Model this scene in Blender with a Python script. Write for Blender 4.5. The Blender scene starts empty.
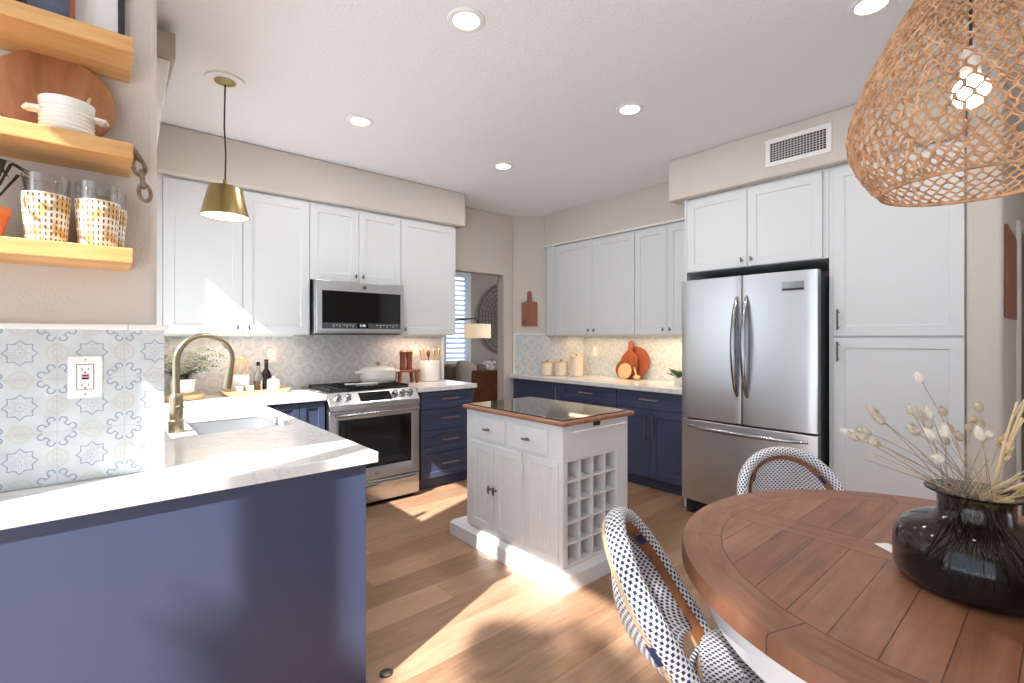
import bpy, bmesh, math, random
from math import sin, cos, pi, sqrt, atan2, floor
from mathutils import Vector, Matrix
random.seed(7)
S = bpy.context.scene
COL = S.collection
# ------------------------------------------------------------------ camera
cam = bpy.data.objects.new('camera', bpy.data.cameras.new('camera')); COL.objects.link(cam)
cam.data.sensor_width = 36.0; cam.data.lens = 481.5/1024*36
cam.data.shift_y = -4.5/1024
cam.data.clip_start = 0.05
cam.location = (0, 0, 1.355)
cam.rotation_euler = (pi/2, 0, -atan2(.652, .758))
S.camera = cam
# ------------------------------------------------------------------ exposure, sky, sun
S.view_settings.view_transform = 'Standard'; S.view_settings.look = 'None'
S.view_settings.gamma = 1.0; S.view_settings.use_curve_mapping = False
S.view_settings.exposure = 0.2
S.cycles.use_denoising = True
S.cycles.max_bounces = 10; S.cycles.diffuse_bounces = 6; S.cycles.glossy_bounces = 4
S.cycles.transmission_bounces = 10; S.cycles.transparent_max_bounces = 16
S.cycles.caustics_reflective = False; S.cycles.caustics_refractive = False
S.cycles.sample_clamp_indirect = 6.0
W = bpy.data.worlds.new('sky'); S.world = W; W.use_nodes = True
bgn = W.node_tree.nodes['Background']
bgn.inputs['Color'].default_value = (0.76, 0.88, 1.0, 1); bgn.inputs['Strength'].default_value = 2.0
sun = bpy.data.objects.new('sun', bpy.data.lights.new('sun', 'SUN')); COL.objects.link(sun)
sun.data.energy = 14.0; sun.data.angle = math.radians(1.0); sun.data.color = (1.0, .985, .955)
SUN_DIR = Vector((1, .365, -.92))
sun.rotation_euler = SUN_DIR.to_track_quat('-Z', 'Y').to_euler()

def area(name, loc, direction, sx, sy, energy, color=(1, 1, 1), portal=False, spread=None):
    l = bpy.data.lights.new(name, 'AREA'); l.shape = 'RECTANGLE'; l.size = sx; l.size_y = sy
    l.energy = energy; l.color = color
    if portal: l.cycles.is_portal = True
    if spread: l.spread = spread
    o = bpy.data.objects.new(name, l); COL.objects.link(o); o.location = loc
    o.rotation_euler = Vector(direction).to_track_quat('-Z', 'Z').to_euler()
    return o
# daylight portals in the openings behind and beside the camera
area('window_portal', (-.75, .22, 1.32), (1, 0, 0), 2.86, 2.64, 1, portal=True)
area('window_portal', (2.8, -2.6, 1.1), (0, 1, 0), 1.0, 2.2, 1, portal=True)
area('window_portal', (.1, 3.145, 1.655), (1, 0, 0), 1.35, 1.31, 1, portal=True)

# daylight bounce and shade come from the unseen patio and tree added below
# ------------------------------------------------------------------ node helpers
def lin(c):
    out = []
    for v in c[:3]:
        v = v/255.0
        out.append(v/12.92 if v <= .04045 else ((v+.055)/1.055)**2.4)
    return tuple(out)+(1.0,)
class X:                                   # a scalar socket with arithmetic
    def __init__(s, nt, k): s.nt, s.k = nt, k
    def op(s, o, *a):
        n = s.nt.nodes.new('ShaderNodeMath'); n.operation = o
        for i, v in enumerate((s,)+a):
            if isinstance(v, X): s.nt.links.new(v.k, n.inputs[i])
            else: n.inputs[i].default_value = v
        return X(s.nt, n.outputs[0])
    def __add__(s, o): return s.op('ADD', o)
    def __sub__(s, o): return s.op('SUBTRACT', o)
    def __mul__(s, o): return s.op('MULTIPLY', o)
    def __truediv__(s, o): return s.op('DIVIDE', o)
    __radd__ = __add__; __rmul__ = __mul__
    def __rsub__(s, o): return (s*-1.0)+o
    def lt(s, o): return s.op('LESS_THAN', o)
    def gt(s, o): return s.op('GREATER_THAN', o)
    def floor(s): return s.op('FLOOR')
    def fract(s): return s.op('FRACT')
    def abs(s): return s.op('ABSOLUTE')
    def sin(s): return s.op('SINE')
    def max(s, o): return s.op('MAXIMUM', o)
    def min(s, o): return s.op('MINIMUM', o)
    def sqrt(s): return s.op('SQRT')
    def mod2(s): return (s*.5).fract()*2.0
def hyp(a, b): return (a*a+b*b).sqrt()
def soft(nt, x, e0, e1):                    # smoothstep
    n = nt.nodes.new('ShaderNodeMapRange'); n.interpolation_type = 'SMOOTHSTEP'
    nt.links.new(x.k, n.inputs['Value']); n.inputs['From Min'].default_value = e0; n.inputs['From Max'].default_value = e1
    return X(nt, n.outputs[0])
def mix(nt, f, a, b):
    n = nt.nodes.new('ShaderNodeMix'); n.data_type = 'RGBA'
    if isinstance(f, X): nt.links.new(f.k, n.inputs[0])
    else: n.inputs[0].default_value = f
    for i, v in ((6, a), (7, b)):
        if isinstance(v, tuple): n.inputs[i].default_value = v
        else: nt.links.new(v, n.inputs[i])
    return n.outputs[2]
def coords(nt, kind='Object'):
    t = nt.nodes.new('ShaderNodeTexCoord'); sp = nt.nodes.new('ShaderNodeSeparateXYZ')
    nt.links.new(t.outputs[kind], sp.inputs[0])
    return [X(nt, sp.outputs[i]) for i in range(3)]
def vec(nt, a, b, c):
    n = nt.nodes.new('ShaderNodeCombineXYZ')
    for i, v in enumerate((a, b, c)):
        if isinstance(v, X): nt.links.new(v.k, n.inputs[i])
        else: n.inputs[i].default_value = v
    return n.outputs[0]
def noise(nt, v, scale, detail=4, rough=.55, dist=0):
    n = nt.nodes.new('ShaderNodeTexNoise'); nt.links.new(v, n.inputs['Vector'])
    n.inputs['Scale'].default_value = scale; n.inputs['Detail'].default_value = detail
    n.inputs['Roughness'].default_value = rough; n.inputs['Distortion'].default_value = dist
    return X(nt, n.outputs[0])
def white(nt, v):
    n = nt.nodes.new('ShaderNodeTexWhiteNoise'); nt.links.new(v, n.inputs['Vector']); return X(nt, n.outputs[0])
def ramp(nt, x, stops):
    n = nt.nodes.new('ShaderNodeValToRGB'); nt.links.new(x.k, n.inputs[0]); e = n.color_ramp.elements
    while len(e) < len(stops): e.new(.5)
    for q, (p, c) in zip(e, stops): q.position = p; q.color = c
    return n.outputs[0]
def bump(nt, bs, h, strength, dist=.01):
    n = nt.nodes.new('ShaderNodeBump'); nt.links.new(h.k, n.inputs['Height'])
    n.inputs['Strength'].default_value = strength; n.inputs['Distance'].default_value = dist
    nt.links.new(n.outputs[0], bs.inputs['Normal'])
def new(name):
    m = bpy.data.materials.new(name); m.use_nodes = True
    return m, m.node_tree, m.node_tree.nodes['Principled BSDF']
def mat(name, rgb, rough=.5, metal=0.0, spec=.5, emit=None, estr=0, nz=0, nscale=30, bmp=0, trans=0, ior=1.45, coat=0, alpha=None):
    m, nt, b = new(name)
    b.inputs['Base Color'].default_value = lin(rgb); b.inputs['Roughness'].default_value = rough
    b.inputs['Metallic'].default_value = metal; b.inputs['Specular IOR Level'].default_value = spec
    b.inputs['IOR'].default_value = ior; b.inputs['Transmission Weight'].default_value = trans
    b.inputs['Coat Weight'].default_value = coat
    if emit: b.inputs['Emission Color'].default_value = lin(emit); b.inputs['Emission Strength'].default_value = estr
    if nz or bmp:
        x, y, z = coords(nt); n = noise(nt, vec(nt, x, y, z), nscale)
        if nz:
            d = tuple(max(0, v-nz) for v in rgb); l = tuple(min(255, v+nz) for v in rgb)
            nt.links.new(ramp(nt, n, [(.3, lin(d)), (.7, lin(l))]), b.inputs['Base Color'])
        if bmp: bump(nt, b, n, bmp)
    return m
def wood(name, c1, c2, c3, axis=0, fine=40, stretch=14, rough=.45, bmp=.12, dist=.6):
    m, nt, b = new(name); p = coords(nt)
    q = [v*(1.0 if i != axis else 1.0/stretch) for i, v in enumerate(p)]
    n1 = noise(nt, vec(nt, *q), fine, 5, .6, dist)
    n2 = noise(nt, vec(nt, *q), fine*.22, 2, .5, 1.2)
    v = n1*.6+n2*.4
    nt.links.new(ramp(nt, v, [(.32, lin(c1)), (.5, lin(c2)), (.68, lin(c3))]), b.inputs['Base Color'])
    b.inputs['Roughness'].default_value = rough; bump(nt, b, n1, bmp, .004)
    return m

# ------------------------------------------------------------------ materials
M = {}
M['wall'] = mat('wall_paint', (208, 201, 193), .85, bmp=.25, nscale=170)
M['ceiling'] = mat('ceiling_paint', (240, 241, 244), .9, bmp=.5, nscale=120)
M['white'] = mat('white_cabinet_paint', (216, 219, 222), .42)
M['trim'] = mat('white_trim_paint', (238, 237, 234), .5)
M['navy'] = mat('navy_cabinet_paint', (65, 73, 99), .36)
M['island'] = mat('island_white_paint', (224, 226, 228), .5, nz=2, nscale=14)
M['steel_dark'] = mat('dark_metal', (110, 104, 98), .32, 1)
M['knob'] = mat('pewter_hardware', (120, 112, 104), .3, 1)
M['bronze'] = mat('rose_bronze_hardware', (196, 160, 138), .3, 1)
M['brass'] = mat('aged_brass', (158, 138, 92), .32, 1)
M['faucet'] = mat('champagne_bronze', (176, 164, 138), .25, 1)
M['blk'] = mat('black_iron', (24, 24, 26), .5)
M['rubber'] = mat('black_rubber', (30, 31, 34), .6)
M['blkglass'] = mat('black_glass', (10, 11, 13), .06, spec=.6)
M['ceramic'] = mat('white_ceramic', (236, 232, 226), .3, coat=.3)
M['cream'] = mat('cream_stoneware', (232, 220, 198), .45)
M['terracotta'] = mat('terracotta', (205, 118, 70), .8, nz=8)
M['leafdark'] = mat('dark_leaf', (40, 46, 38), .5)
M['leaf'] = mat('fern_leaf', (70, 112, 40), .55, nz=22, nscale=20)
M['cordblk'] = mat('dark_cord', (62, 56, 52), .7)
M['lens'] = mat('lamp_lens', (255, 255, 255), .5, emit=(255, 248, 238), estr=9)
M['glow'] = mat('shade_inner_white', (250, 246, 238), .6, emit=(255, 244, 225), estr=1.6)
M['bulb'] = mat('bulb_glow', (255, 255, 255), .5, emit=(255, 240, 215), estr=26)
M['lampshade'] = mat('linen_lampshade', (236, 222, 200), .8, emit=(255, 226, 186), estr=.55)
M['display'] = mat('display_glow', (200, 220, 235), .5, emit=(190, 215, 235), estr=1.0)
M['cut1'] = wood('oak_shelf_wood', (190, 138, 82), (214, 164, 104), (232, 188, 130), 0, 30, 16, .5)
M['board'] = wood('acacia_board_wood', (136, 86, 56), (164, 110, 74), (186, 132, 94), 2, 26, 9, .45)
M['boarddark'] = wood('walnut_board_wood', (116, 62, 38), (146, 82, 52), (166, 98, 64), 2, 26, 9, .45)
M['redwood'] = wood('reddish_board_wood', (122, 60, 36), (146, 74, 44), (168, 94, 60), 2, 26, 9, .4)
M['palewood'] = wood('pale_beech_wood', (206, 166, 116), (224, 186, 138), (236, 204, 160), 2, 40, 8, .5)
M['millwood'] = wood('orange_mill_wood', (112, 60, 36), (140, 78, 48), (162, 100, 66), 2, 40, 8, .4)
M['islandtrim'] = wood('island_top_wood_edge', (132, 86, 64), (156, 106, 82), (174, 126, 100), 1, 40, 12, .4)
M['driftwood'] = mat('weathered_wood_link', (128, 112, 96), .8, nz=24, nscale=60)
M['rattanpole'] = wood('rattan_pole', (186, 154, 116), (206, 176, 138), (222, 194, 158), 2, 50, 6, .5)
M['bentwood'] = wood('bentwood_brown', (130, 78, 46), (156, 98, 60), (176, 118, 78), 2, 40, 8, .4)
M['wicker'] = mat('natural_wicker', (182, 140, 104), .75, nz=34, nscale=34)
M['navywrap'] = mat('navy_wrap', (40, 52, 96), .6, bmp=.5, nscale=200)
M['tablewhite'] = mat('table_base_white', (236, 238, 241), .4)
M['stem'] = mat('dried_stem', (184, 166, 140), .8, nz=20, nscale=20)
M['stemdark'] = mat('dried_stem_grey', (162, 144, 124), .8, nz=16, nscale=20)
M['straw'] = mat('straw', (218, 192, 148), .7, nz=18, nscale=20)
M['tuft'] = mat('bunny_tail_tuft', (206, 194, 176), .95, nz=22, nscale=90, bmp=.8)
M['tuftpale'] = mat('bleached_tuft', (236, 228, 214), .95, nz=10, nscale=90, bmp=.8)
M['paper'] = mat('white_card', (240, 238, 234), .7)
M['ink'] = mat('black_ink', (30, 28, 28), .7)
M['red'] = mat('red_button', (196, 52, 48), .4)
M['outlet'] = mat('outlet_white', (244, 244, 244), .35)
M['slot'] = mat('outlet_slot', (40, 42, 52), .6)
M['almond'] = mat('almond_outlet', (232, 222, 208), .4)
M['photo'] = mat('framed_print', (74, 84, 104), .35, nz=30, nscale=7)
M['frameblk'] = mat('charcoal_frame', (44, 46, 54), .5)
M['leather'] = mat('brown_leather', (124, 76, 50), .5, nz=10, nscale=8)
M['cushion'] = mat('taupe_cushion', (140, 130, 120), .9, bmp=.4, nscale=90)
M['sofa'] = mat('beige_sofa', (168, 156, 142), .9, bmp=.4, nscale=90)
M['nextwall'] = mat('taupe_wall_paint', (176, 164, 154), .85)
M['hallwall'] = mat('hall_wall_paint', (196, 184, 170), .85)
M['rope'] = mat('grey_wicker', (120, 112, 104), .8, nz=20, nscale=40)
M['oil'] = mat('olive_oil', (150, 120, 30), .1, trans=.6)
M['shutter'] = mat('shutter_white', (226, 230, 238), .5)
M['towel'] = mat('white_spoon_rest', (240, 240, 240), .3)
M['ventdark'] = mat('duct_dark', (34, 34, 36), .8)
M['blackpan'] = mat('sink_shadow_gasket', (60, 62, 64), .6)
def glass(name, tint, rough=0.0, ior=1.45):
    m, nt, b = new(name)
    b.inputs['Base Color'].default_value = tint+(1,); b.inputs['Roughness'].default_value = rough
    b.inputs['Transmission Weight'].default_value = 1; b.inputs['IOR'].default_value = ior
    return m
def mk_clear():
    m, nt, b = new('clear_glass'); nt.nodes.remove(b); out = nt.nodes['Material Output']
    tr = nt.nodes.new('ShaderNodeBsdfTransparent'); tr.inputs[0].default_value = (.96, .97, .97, 1)
    gl = nt.nodes.new('ShaderNodeBsdfGlossy'); gl.inputs['Roughness'].default_value = .04
    lw = nt.nodes.new('ShaderNodeLayerWeight'); lw.inputs[0].default_value = .35
    mx = nt.nodes.new('ShaderNodeMixShader'); nt.links.new(lw.outputs['Facing'], mx.inputs[0])
    nt.links.new(tr.outputs[0], mx.inputs[1]); nt.links.new(gl.outputs[0], mx.inputs[2]); nt.links.new(mx.outputs[0], out.inputs[0])
    return m
M['clear'] = mk_clear()
M['smoke'] = glass('smoked_glass', (.30, .30, .31), ior=1.35)
M['darkbottle'] = mat('dark_bottle_glass', (34, 30, 34), .1, spec=.6)

def steel(name, rgb, rough, axis=2, amt=.06):
    m, nt, b = new(name); p = coords(nt)
    q = [v*(1.0 if i == axis else 220.0) for i, v in enumerate(p)]
    n = noise(nt, vec(nt, *q), 3.0, 3)
    b.inputs['Base Color'].default_value = lin(rgb); b.inputs['Metallic'].default_value = 1
    r = n*amt+(rough-amt*.5); nt.links.new(r.k, b.inputs['Roughness'])
    bump(nt, b, n, .004, .001)
    return m
M['steel'] = steel('brushed_steel', (206, 207, 209), .30, 2)
M['steelh'] = steel('brushed_steel_horizontal', (204, 205, 207), .28, 0)
M['chrome'] = mat('polished_steel', (168, 170, 174), .18, 1)
M['sink'] = mat('sink_steel', (205, 207, 210), .5, 1)

def mk_counter():
    m, nt, b = new('white_quartz'); x, y, z = coords(nt)
    n = noise(nt, vec(nt, x, y, z), 2.2, 6, .65, 2.5)
    v = soft(nt, (n-.5).abs(), 0.0, .03)
    nt.links.new(mix(nt, v, lin((212, 211, 210)), lin((228, 228, 227))), b.inputs['Base Color'])
    b.inputs['Roughness'].default_value = .16
    return m
M['quartz'] = mk_counter()

def mk_tile():
    """six-inch cement-look tile: an eight-cusp star medallion, pale rings at the edges, blue scrolls at the corners"""
    m, nt, b = new('patterned_tile'); u, v, w = coords(nt, 'UV')
    T = .1563
    a = (u/T).fract()-.5; c = (v/T).fract()-.5
    r = hyp(a, c); th = c.op('ARCTAN2', a)
    base = noise(nt, vec(nt, u, v, 0.0), 18, 4)
    col = ramp(nt, base, [(.3, lin((194, 199, 201))), (.7, lin((212, 217, 219)))])
    # pale beige rings at the middle of each edge
    ea = (a.abs()-.5); ec = (c.abs()-.5)
    d1 = hyp(ea, c).min(hyp(a, ec))
    ring = soft(nt, (d1-.15).abs(), .035, .012)+soft(nt, (d1-.07).abs(), .03, .01)
    lob = (hyp(ea, c.abs()-.13).min(hyp(a.abs()-.13, ec))-.06).abs()
    ring = (ring+soft(nt, lob, .022, .008)).min(1.0)
    col = mix(nt, ring*.55, col, lin((196, 193, 182)))
    # star
    R = (((th*4.0).sin().abs())*-.055)+.235
    star = soft(nt, (r-R).abs(), .017, .008)
    pet = soft(nt, (((th*4.0).sin()).abs()*r*.5-.03).abs(), .012, .004)*r.lt(.17)
    dot = r.lt(.022)
    # scrolls
    qa = a.abs()*-1.0+.5; qc = c.abs()*-1.0+.5
    s1 = soft(nt, (hyp(qa-.215, qc-.085)-.055).abs(), .017, .009)*((qa-.215)+(qc-.085)*.6).gt(-.045).max((qc-.085).gt(.02))
    s2 = soft(nt, (hyp(qa-.085, qc-.215)-.055).abs(), .017, .009)*((qc-.215)+(qa-.085)*.6).gt(-.045).max((qa-.085).gt(.02))
    s3 = soft(nt, (hyp(qa-.20, qc-.20)-.105).abs(), .016, .008)*(qa+qc).lt(.27)
    blue = (star+s1+s2+s3).min(1.0)
    col = mix(nt, pet*.45+dot*.5, col, lin((150, 158, 170)))
    col = mix(nt, blue*.72, col, lin((116, 130, 158)))
    gr = a.abs().max(c.abs()).gt(.492)
    col = mix(nt, gr*.6, col, lin((176, 180, 184)))
    nt.links.new(col, b.inputs['Base Color']); b.inputs['Roughness'].default_value = .45
    return m
M['tile'] = mk_tile()

def mk_floor():
    m, nt, b = new('oak_plank_floor'); x, y, z = coords(nt)
    Wd = .19; L = 1.7
    row = (y/Wd).floor(); fy = (y/Wd).fract()
    off = white(nt, vec(nt, row, 3.0, 0.0))*L
    xx = (x+off)/L; cl = xx.floor(); fx = xx.fract()
    rnd = white(nt, vec(nt, row, cl, 1.0))
    g = noise(nt, vec(nt, x*.09+rnd*7.0, y+rnd*3.0, 0.0), 46, 5, .62, .7)
    g2 = noise(nt, vec(nt, x*.35+rnd*9.0, y*1.6, 0.0), 5, 3, .5, 1.6)
    t = g*.42+g2*.28+rnd*.3
    col = ramp(nt, t, [(.25, lin((126, 95, 72))), (.5, lin((160, 125, 98))), (.75, lin((184, 150, 122)))])
    kn = noise(nt, vec(nt, x*.5, y, 2.0), 9, 2, .5)
    col = mix(nt, soft(nt, kn, .70, .78)*.6, col, lin((84, 58, 40)))
    jn = fy.lt(.012).max(fx.lt(.0016))
    col = mix(nt, jn*.7, col, lin((86, 60, 42)))
    nt.links.new(col, b.inputs['Base Color']); b.inputs['Roughness'].default_value = .36
    bump(nt, b, g*.3-jn, .15, .003)
    return m
M['floor'] = mk_floor()

def mk_table():
    m, nt, b = new('reclaimed_table_wood'); x, y, z = coords(nt)
    r = hyp(x, y); th = y.op('ARCTAN2', x)
    border = r.gt(.572)
    band = x.abs().lt(.055)*r.lt(.572)
    P_ = .0865
    row = ((y+.02)/P_).floor(); fy = ((y+.02)/P_).fract()
    side = x.gt(0.0)
    seg = ((th+.35)/(pi/4)).floor()
    rb = white(nt, vec(nt, seg, 5.0, 0.0)); rp = white(nt, vec(nt, row, side, 2.0))
    gB = noise(nt, vec(nt, th*.12, r, rb), 34, 5, .6, .6)
    gC = noise(nt, vec(nt, x, y*.07, 0.0), 34, 5, .6, .6)
    gP = noise(nt, vec(nt, x*.07, y, rp*4.0), 34, 5, .6, .6)
    g = gB*border+(gC*band+gP*(band*-1.0+1.0))*(border*-1.0+1.0)
    rn = rb*border+rp*(border*-1.0+1.0)
    big = noise(nt, vec(nt, x, y, 0.0), 5, 3, .6)
    t = g*.5+rn*.16+big*.34
    col = ramp(nt, t, [(.28, lin((92, 57, 39))), (.48, lin((134, 87, 62))), (.7, lin((162, 114, 86)))])
    kn = noise(nt, vec(nt, x, y, 5.0), 13, 2, .5)
    col = mix(nt, soft(nt, kn, .71, .77)*.6, col, lin((62, 40, 30)))
    wob = (noise(nt, vec(nt, x, y, 1.0), 30)-.5)*.004
    jP = (fy*P_+wob).abs().lt(.0026)*(border*-1.0+1.0)*(band*-1.0+1.0)
    jR = (r-.572+wob).abs().lt(.0016)
    jB = (x.abs()-.055+wob).abs().lt(.0016)*r.lt(.572)
    jS = ((((th+.35)/(pi/4)).fract()-.5).abs().gt(.497))*border
    j = jP.max(jR).max(jB).max(jS)
    col = mix(nt, j*.8, col, lin((48, 30, 22)))
    nt.links.new(col, b.inputs['Base Color']); b.inputs['Roughness'].default_value = .42
    bump(nt, b, g*.4-j, .25, .004)
    return m
M['tabletop'] = mk_table()

def mk_weave(name, p=.0175, uvname='UV'):
    m, nt, b = new(name); u, v, w = coords(nt, 'UV')
    rowi = (v/(p*.62)).floor(); fv = (v/(p*.62)).fract()
    uu = u/p+rowi.mod2()*.5; fu = uu.fract()
    dot = (fu-.5).abs().lt(.24)*(fv-.5).abs().lt(.36)
    col = mix(nt, dot, lin((238, 238, 238)), lin((36, 46, 92)))
    nt.links.new(col, b.inputs['Base Color']); b.inputs['Roughness'].default_value = .45
    h = ((fu-.5).abs()*-1.0)+((fv-.5).abs()*-.7)
    bump(nt, b, h, .5, .003)
    return m
M['weave'] = mk_weave('navy_dotted_weave')

def mk_granite():
    m, nt, b = new('black_granite_tile'); x, y, z = coords(nt)
    n = noise(nt, vec(nt, x, y, z), 160, 3)
    j = ((x/.305).fract()-.5).abs().gt(.495).max(((y/.305+.12).fract()-.5).abs().gt(.495))
    col = ramp(nt, n, [(.42, lin((16, 16, 18))), (.66, lin((62, 56, 56)))])
    nt.links.new(col, b.inputs['Base Color']); b.inputs['Roughness'].default_value = .05
    b.inputs['Specular IOR Level'].default_value = .8
    return m
M['granite'] = mk_granite()

def mk_basket():
    m, nt, b = new('woven_sleeve'); u, v, w = coords(nt, 'UV')
    g1 = ((u/.0125).fract()-.5).abs().lt(.19); g2 = ((v/.017).fract()-.5).abs().lt(.30)
    hole = g1*g2
    n = noise(nt, vec(nt, u, v, 0.0), 24)
    base = ramp(nt, n, [(.46, lin((240, 234, 222))), (.58, lin((204, 166, 104)))])
    nt.links.new(mix(nt, hole, base, lin((120, 84, 56))), b.inputs['Base Color']); b.inputs['Roughness'].default_value = .8
    return m
M['sleeve'] = mk_basket()
def mk_chevron():
    m, nt, b = new('chevron_crock'); u, v, w = coords(nt, 'UV')
    z = (v+((u/.06).fract()-.5).abs()*.06)/.018
    nt.links.new(mix(nt, z.fract().lt(.35)*.5, lin((244, 240, 236)), lin((190, 184, 180))), b.inputs['Base Color'])
    return m
M['chevron'] = mk_chevron()

# ------------------------------------------------------------------ mesh builder
class MB:
    def __init__(s): s.v = []; s.f = []; s.uv = []; s.mi = []; s.cur = 0
    def face(s, idx, uv=None):
        s.f.append(tuple(idx)); s.uv.append(uv); s.mi.append(s.cur)
    def add(s, pts):
        n = len(s.v); s.v.extend(tuple(p) for p in pts); return n
    def box(s, x0, x1, y0, y1, z0, z1):
        n = s.add([(x, y, z) for x in (x0, x1) for y in (y0, y1) for z in (z0, z1)])
        for q in ((0, 1, 3, 2), (4, 6, 7, 5), (0, 4, 5, 1), (2, 3, 7, 6), (0, 2, 6, 4), (1, 5, 7, 3)):
            s.face([n+i for i in q])
        return s
    def prism(s, poly, a0, a1, fn):           # polygon (u,v) swept a0..a1 through fn(u,v,a)
        k = len(poly)
        n = s.add([fn(u, v, a0) for u, v in poly]+[fn(u, v, a1) for u, v in poly])
        s.face([n+i for i in range(k)]); s.face([n+k+i for i in reversed(range(k))])
        for i in range(k): s.face([n+i, n+(i+1) % k, n+k+(i+1) % k, n+k+i])
        return s
    def cells(s, us, vs, pred, w0, w1, fn):   # rectilinear slab with holes
        inside = lambda i, j: 0 <= i < len(us)-1 and 0 <= j < len(vs)-1 and pred((us[i]+us[i+1])/2, (vs[j]+vs[j+1])/2)
        idx = {}
        def vt(i, j, k):
            if (i, j, k) not in idx: idx[(i, j, k)] = s.add([fn(us[i], vs[j], (w0, w1)[k])])
            return idx[(i, j, k)]
        for i in range(len(us)-1):
            for j in range(len(vs)-1):
                if not inside(i, j): continue
                for k in (0, 1): s.face([vt(i, j, k), vt(i+1, j, k), vt(i+1, j+1, k), vt(i, j+1, k)])
                if not inside(i-1, j): s.face([vt(i, j, 0), vt(i, j+1, 0), vt(i, j+1, 1), vt(i, j, 1)])
                if not inside(i+1, j): s.face([vt(i+1, j, 0), vt(i+1, j+1, 0), vt(i+1, j+1, 1), vt(i+1, j, 1)])
                if not inside(i, j-1): s.face([vt(i, j, 0), vt(i+1, j, 0), vt(i+1, j, 1), vt(i, j, 1)])
                if not inside(i, j+1): s.face([vt(i, j+1, 0), vt(i+1, j+1, 0), vt(i+1, j+1, 1), vt(i, j+1, 1)])
        return s
    def tube(s, pts, r, n=8, closed=False, caps=True, flat=None, up=None):
        pts = [Vector(p) for p in pts]; m = len(pts); rs = r if isinstance(r, (list, tuple)) else [r]*m
        T = []
        for i in range(m):
            a = pts[(i-1) % m] if closed or i > 0 else pts[i]
            b = pts[(i+1) % m] if closed or i < m-1 else pts[i]
            t = (b-a); T.append(t.normalized() if t.length > 1e-9 else Vector((0, 0, 1)))
        ref = Vector(up) if up else (Vector((0, 0, 1)) if abs(T[0].z) < .9 else Vector((1, 0, 0)))
        N = (ref-T[0]*ref.dot(T[0])).normalized()
        rings = []; L = 0.0; ls = []
        for i in range(m):
            if i: L += (pts[i]-pts[i-1]).length
            ls.append(L)
            N = (N-T[i]*N.dot(T[i]))
            N = N.normalized() if N.length > 1e-6 else T[i].orthogonal().normalized()
            B = T[i].cross(N)
            k = flat or 1.0
            rings.append(s.add([pts[i]+N*(cos(2*pi*q/n)*rs[i])+B*(sin(2*pi*q/n)*rs[i]*k) for q in range(n)]))
        circ = 2*pi*max(rs)
        for i in range(m if closed else m-1):
            a, b = rings[i], rings[(i+1) % m]; la = ls[i]; lb = ls[i+1] if i < m-1 else L+(pts[0]-pts[-1]).length
            for q in range(n):
                q2 = (q+1) % n
                s.face([a+q, a+q2, b+q2, b+q], [(q/n*circ, la), ((q+1)/n*circ, la), ((q+1)/n*circ, lb), (q/n*circ, lb)])
        if caps and not closed:
            s.face([rings[0]+q for q in range(n)]); s.face([rings[-1]+q for q in reversed(range(n))])
        return s
    def cyl(s, p0, p1, r, n=16, r1=None): return s.tube([p0, p1], [r, r if r1 is None else r1], n)
    def lathe(s, prof, n=32, c=(0, 0, 0), a0=0.0, a1=2*pi):
        full = abs(a1-a0-2*pi) < 1e-6; cols = n if full else n+1
        rings = []
        L = [0.0]
        for i in range(1, len(prof)): L.append(L[-1]+math.hypot(prof[i][0]-prof[i-1][0], prof[i][1]-prof[i-1][1]))
        R = max(p[0] for p in prof)
        for (r, z) in prof:
            if r < 1e-6: k = s.add([(c[0], c[1], c[2]+z)]); rings.append([k]*cols)
            else:
                k = s.add([(c[0]+r*cos(a0+(a1-a0)*q/n), c[1]+r*sin(a0+(a1-a0)*q/n), c[2]+z) for q in range(cols)])
                rings.append([k+q for q in range(cols)])
        for i in range(len(prof)-1):
            for q in range(n):
                q2 = (q+1) % cols if full else q+1
                a, b = rings[i], rings[i+1]
                idx = [a[q], a[q2], b[q2], b[q]]; uv = [(q/n*2*pi*R, L[i]), ((q+1)/n*2*pi*R, L[i]), ((q+1)/n*2*pi*R, L[i+1]), (q/n*2*pi*R, L[i+1])]
                o = []; ou = []
                for t, w in zip(idx, uv):
                    if t not in o: o.append(t); ou.append(w)
                if len(o) > 2: s.face(o, ou)
        return s
    def ball(s, c, rx, ry=None, rz=None, n=12, m=8):
        ry = ry or rx; rz = rz or rx; k0 = len(s.v)
        s.lathe([(sin(pi*i/m), -cos(pi*i/m)) if 0 < i < m else (0, -cos(pi*i/m)) for i in range(m+1)], n)
        for i in range(k0, len(s.v)):
            x, y, z = s.v[i]; s.v[i] = (c[0]+x*rx, c[1]+y*ry, c[2]+z*rz)
        return s
    def door(s, x0, x1, z0, z1, rail=.062, th=.02, rec=.009, y=0.0, bead=0):
        """shaker front: a slab whose face (towards -y) is inset and pushed back"""
        xs = [x0, x0+rail, x1-rail, x1]; zs = [z0, z0+rail, z1-rail, z1]
        n = s.add([(x, y, z) for x, z in ((x0, z0), (x1, z0), (x1, z1), (x0, z1))])
        e = .0025
        i1 = s.add([(x, y, z) for x, z in ((xs[1], zs[1]), (xs[2], zs[1]), (xs[2], zs[2]), (xs[1], zs[2]))])
        i2 = s.add([(x, y+rec, z) for x, z in ((xs[1]+e, zs[1]+e), (xs[2]-e, zs[1]+e), (xs[2]-e, zs[2]-e), (xs[1]+e, zs[2]-e))])
        bk = s.add([(x, y+th, z) for x, z in ((x0, z0), (x1, z0), (x1, z1), (x0, z1))])
        for i in range(4):
            j = (i+1) % 4
            s.face([n+i, n+j, i1+j, i1+i]); s.face([i1+i, i1+j, i2+j, i2+i]); s.face([n+i, bk+i, bk+j, n+j])
        s.face([i2, i2+1, i2+2, i2+3]); s.face([bk, bk+3, bk+2, bk+1])
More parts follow.
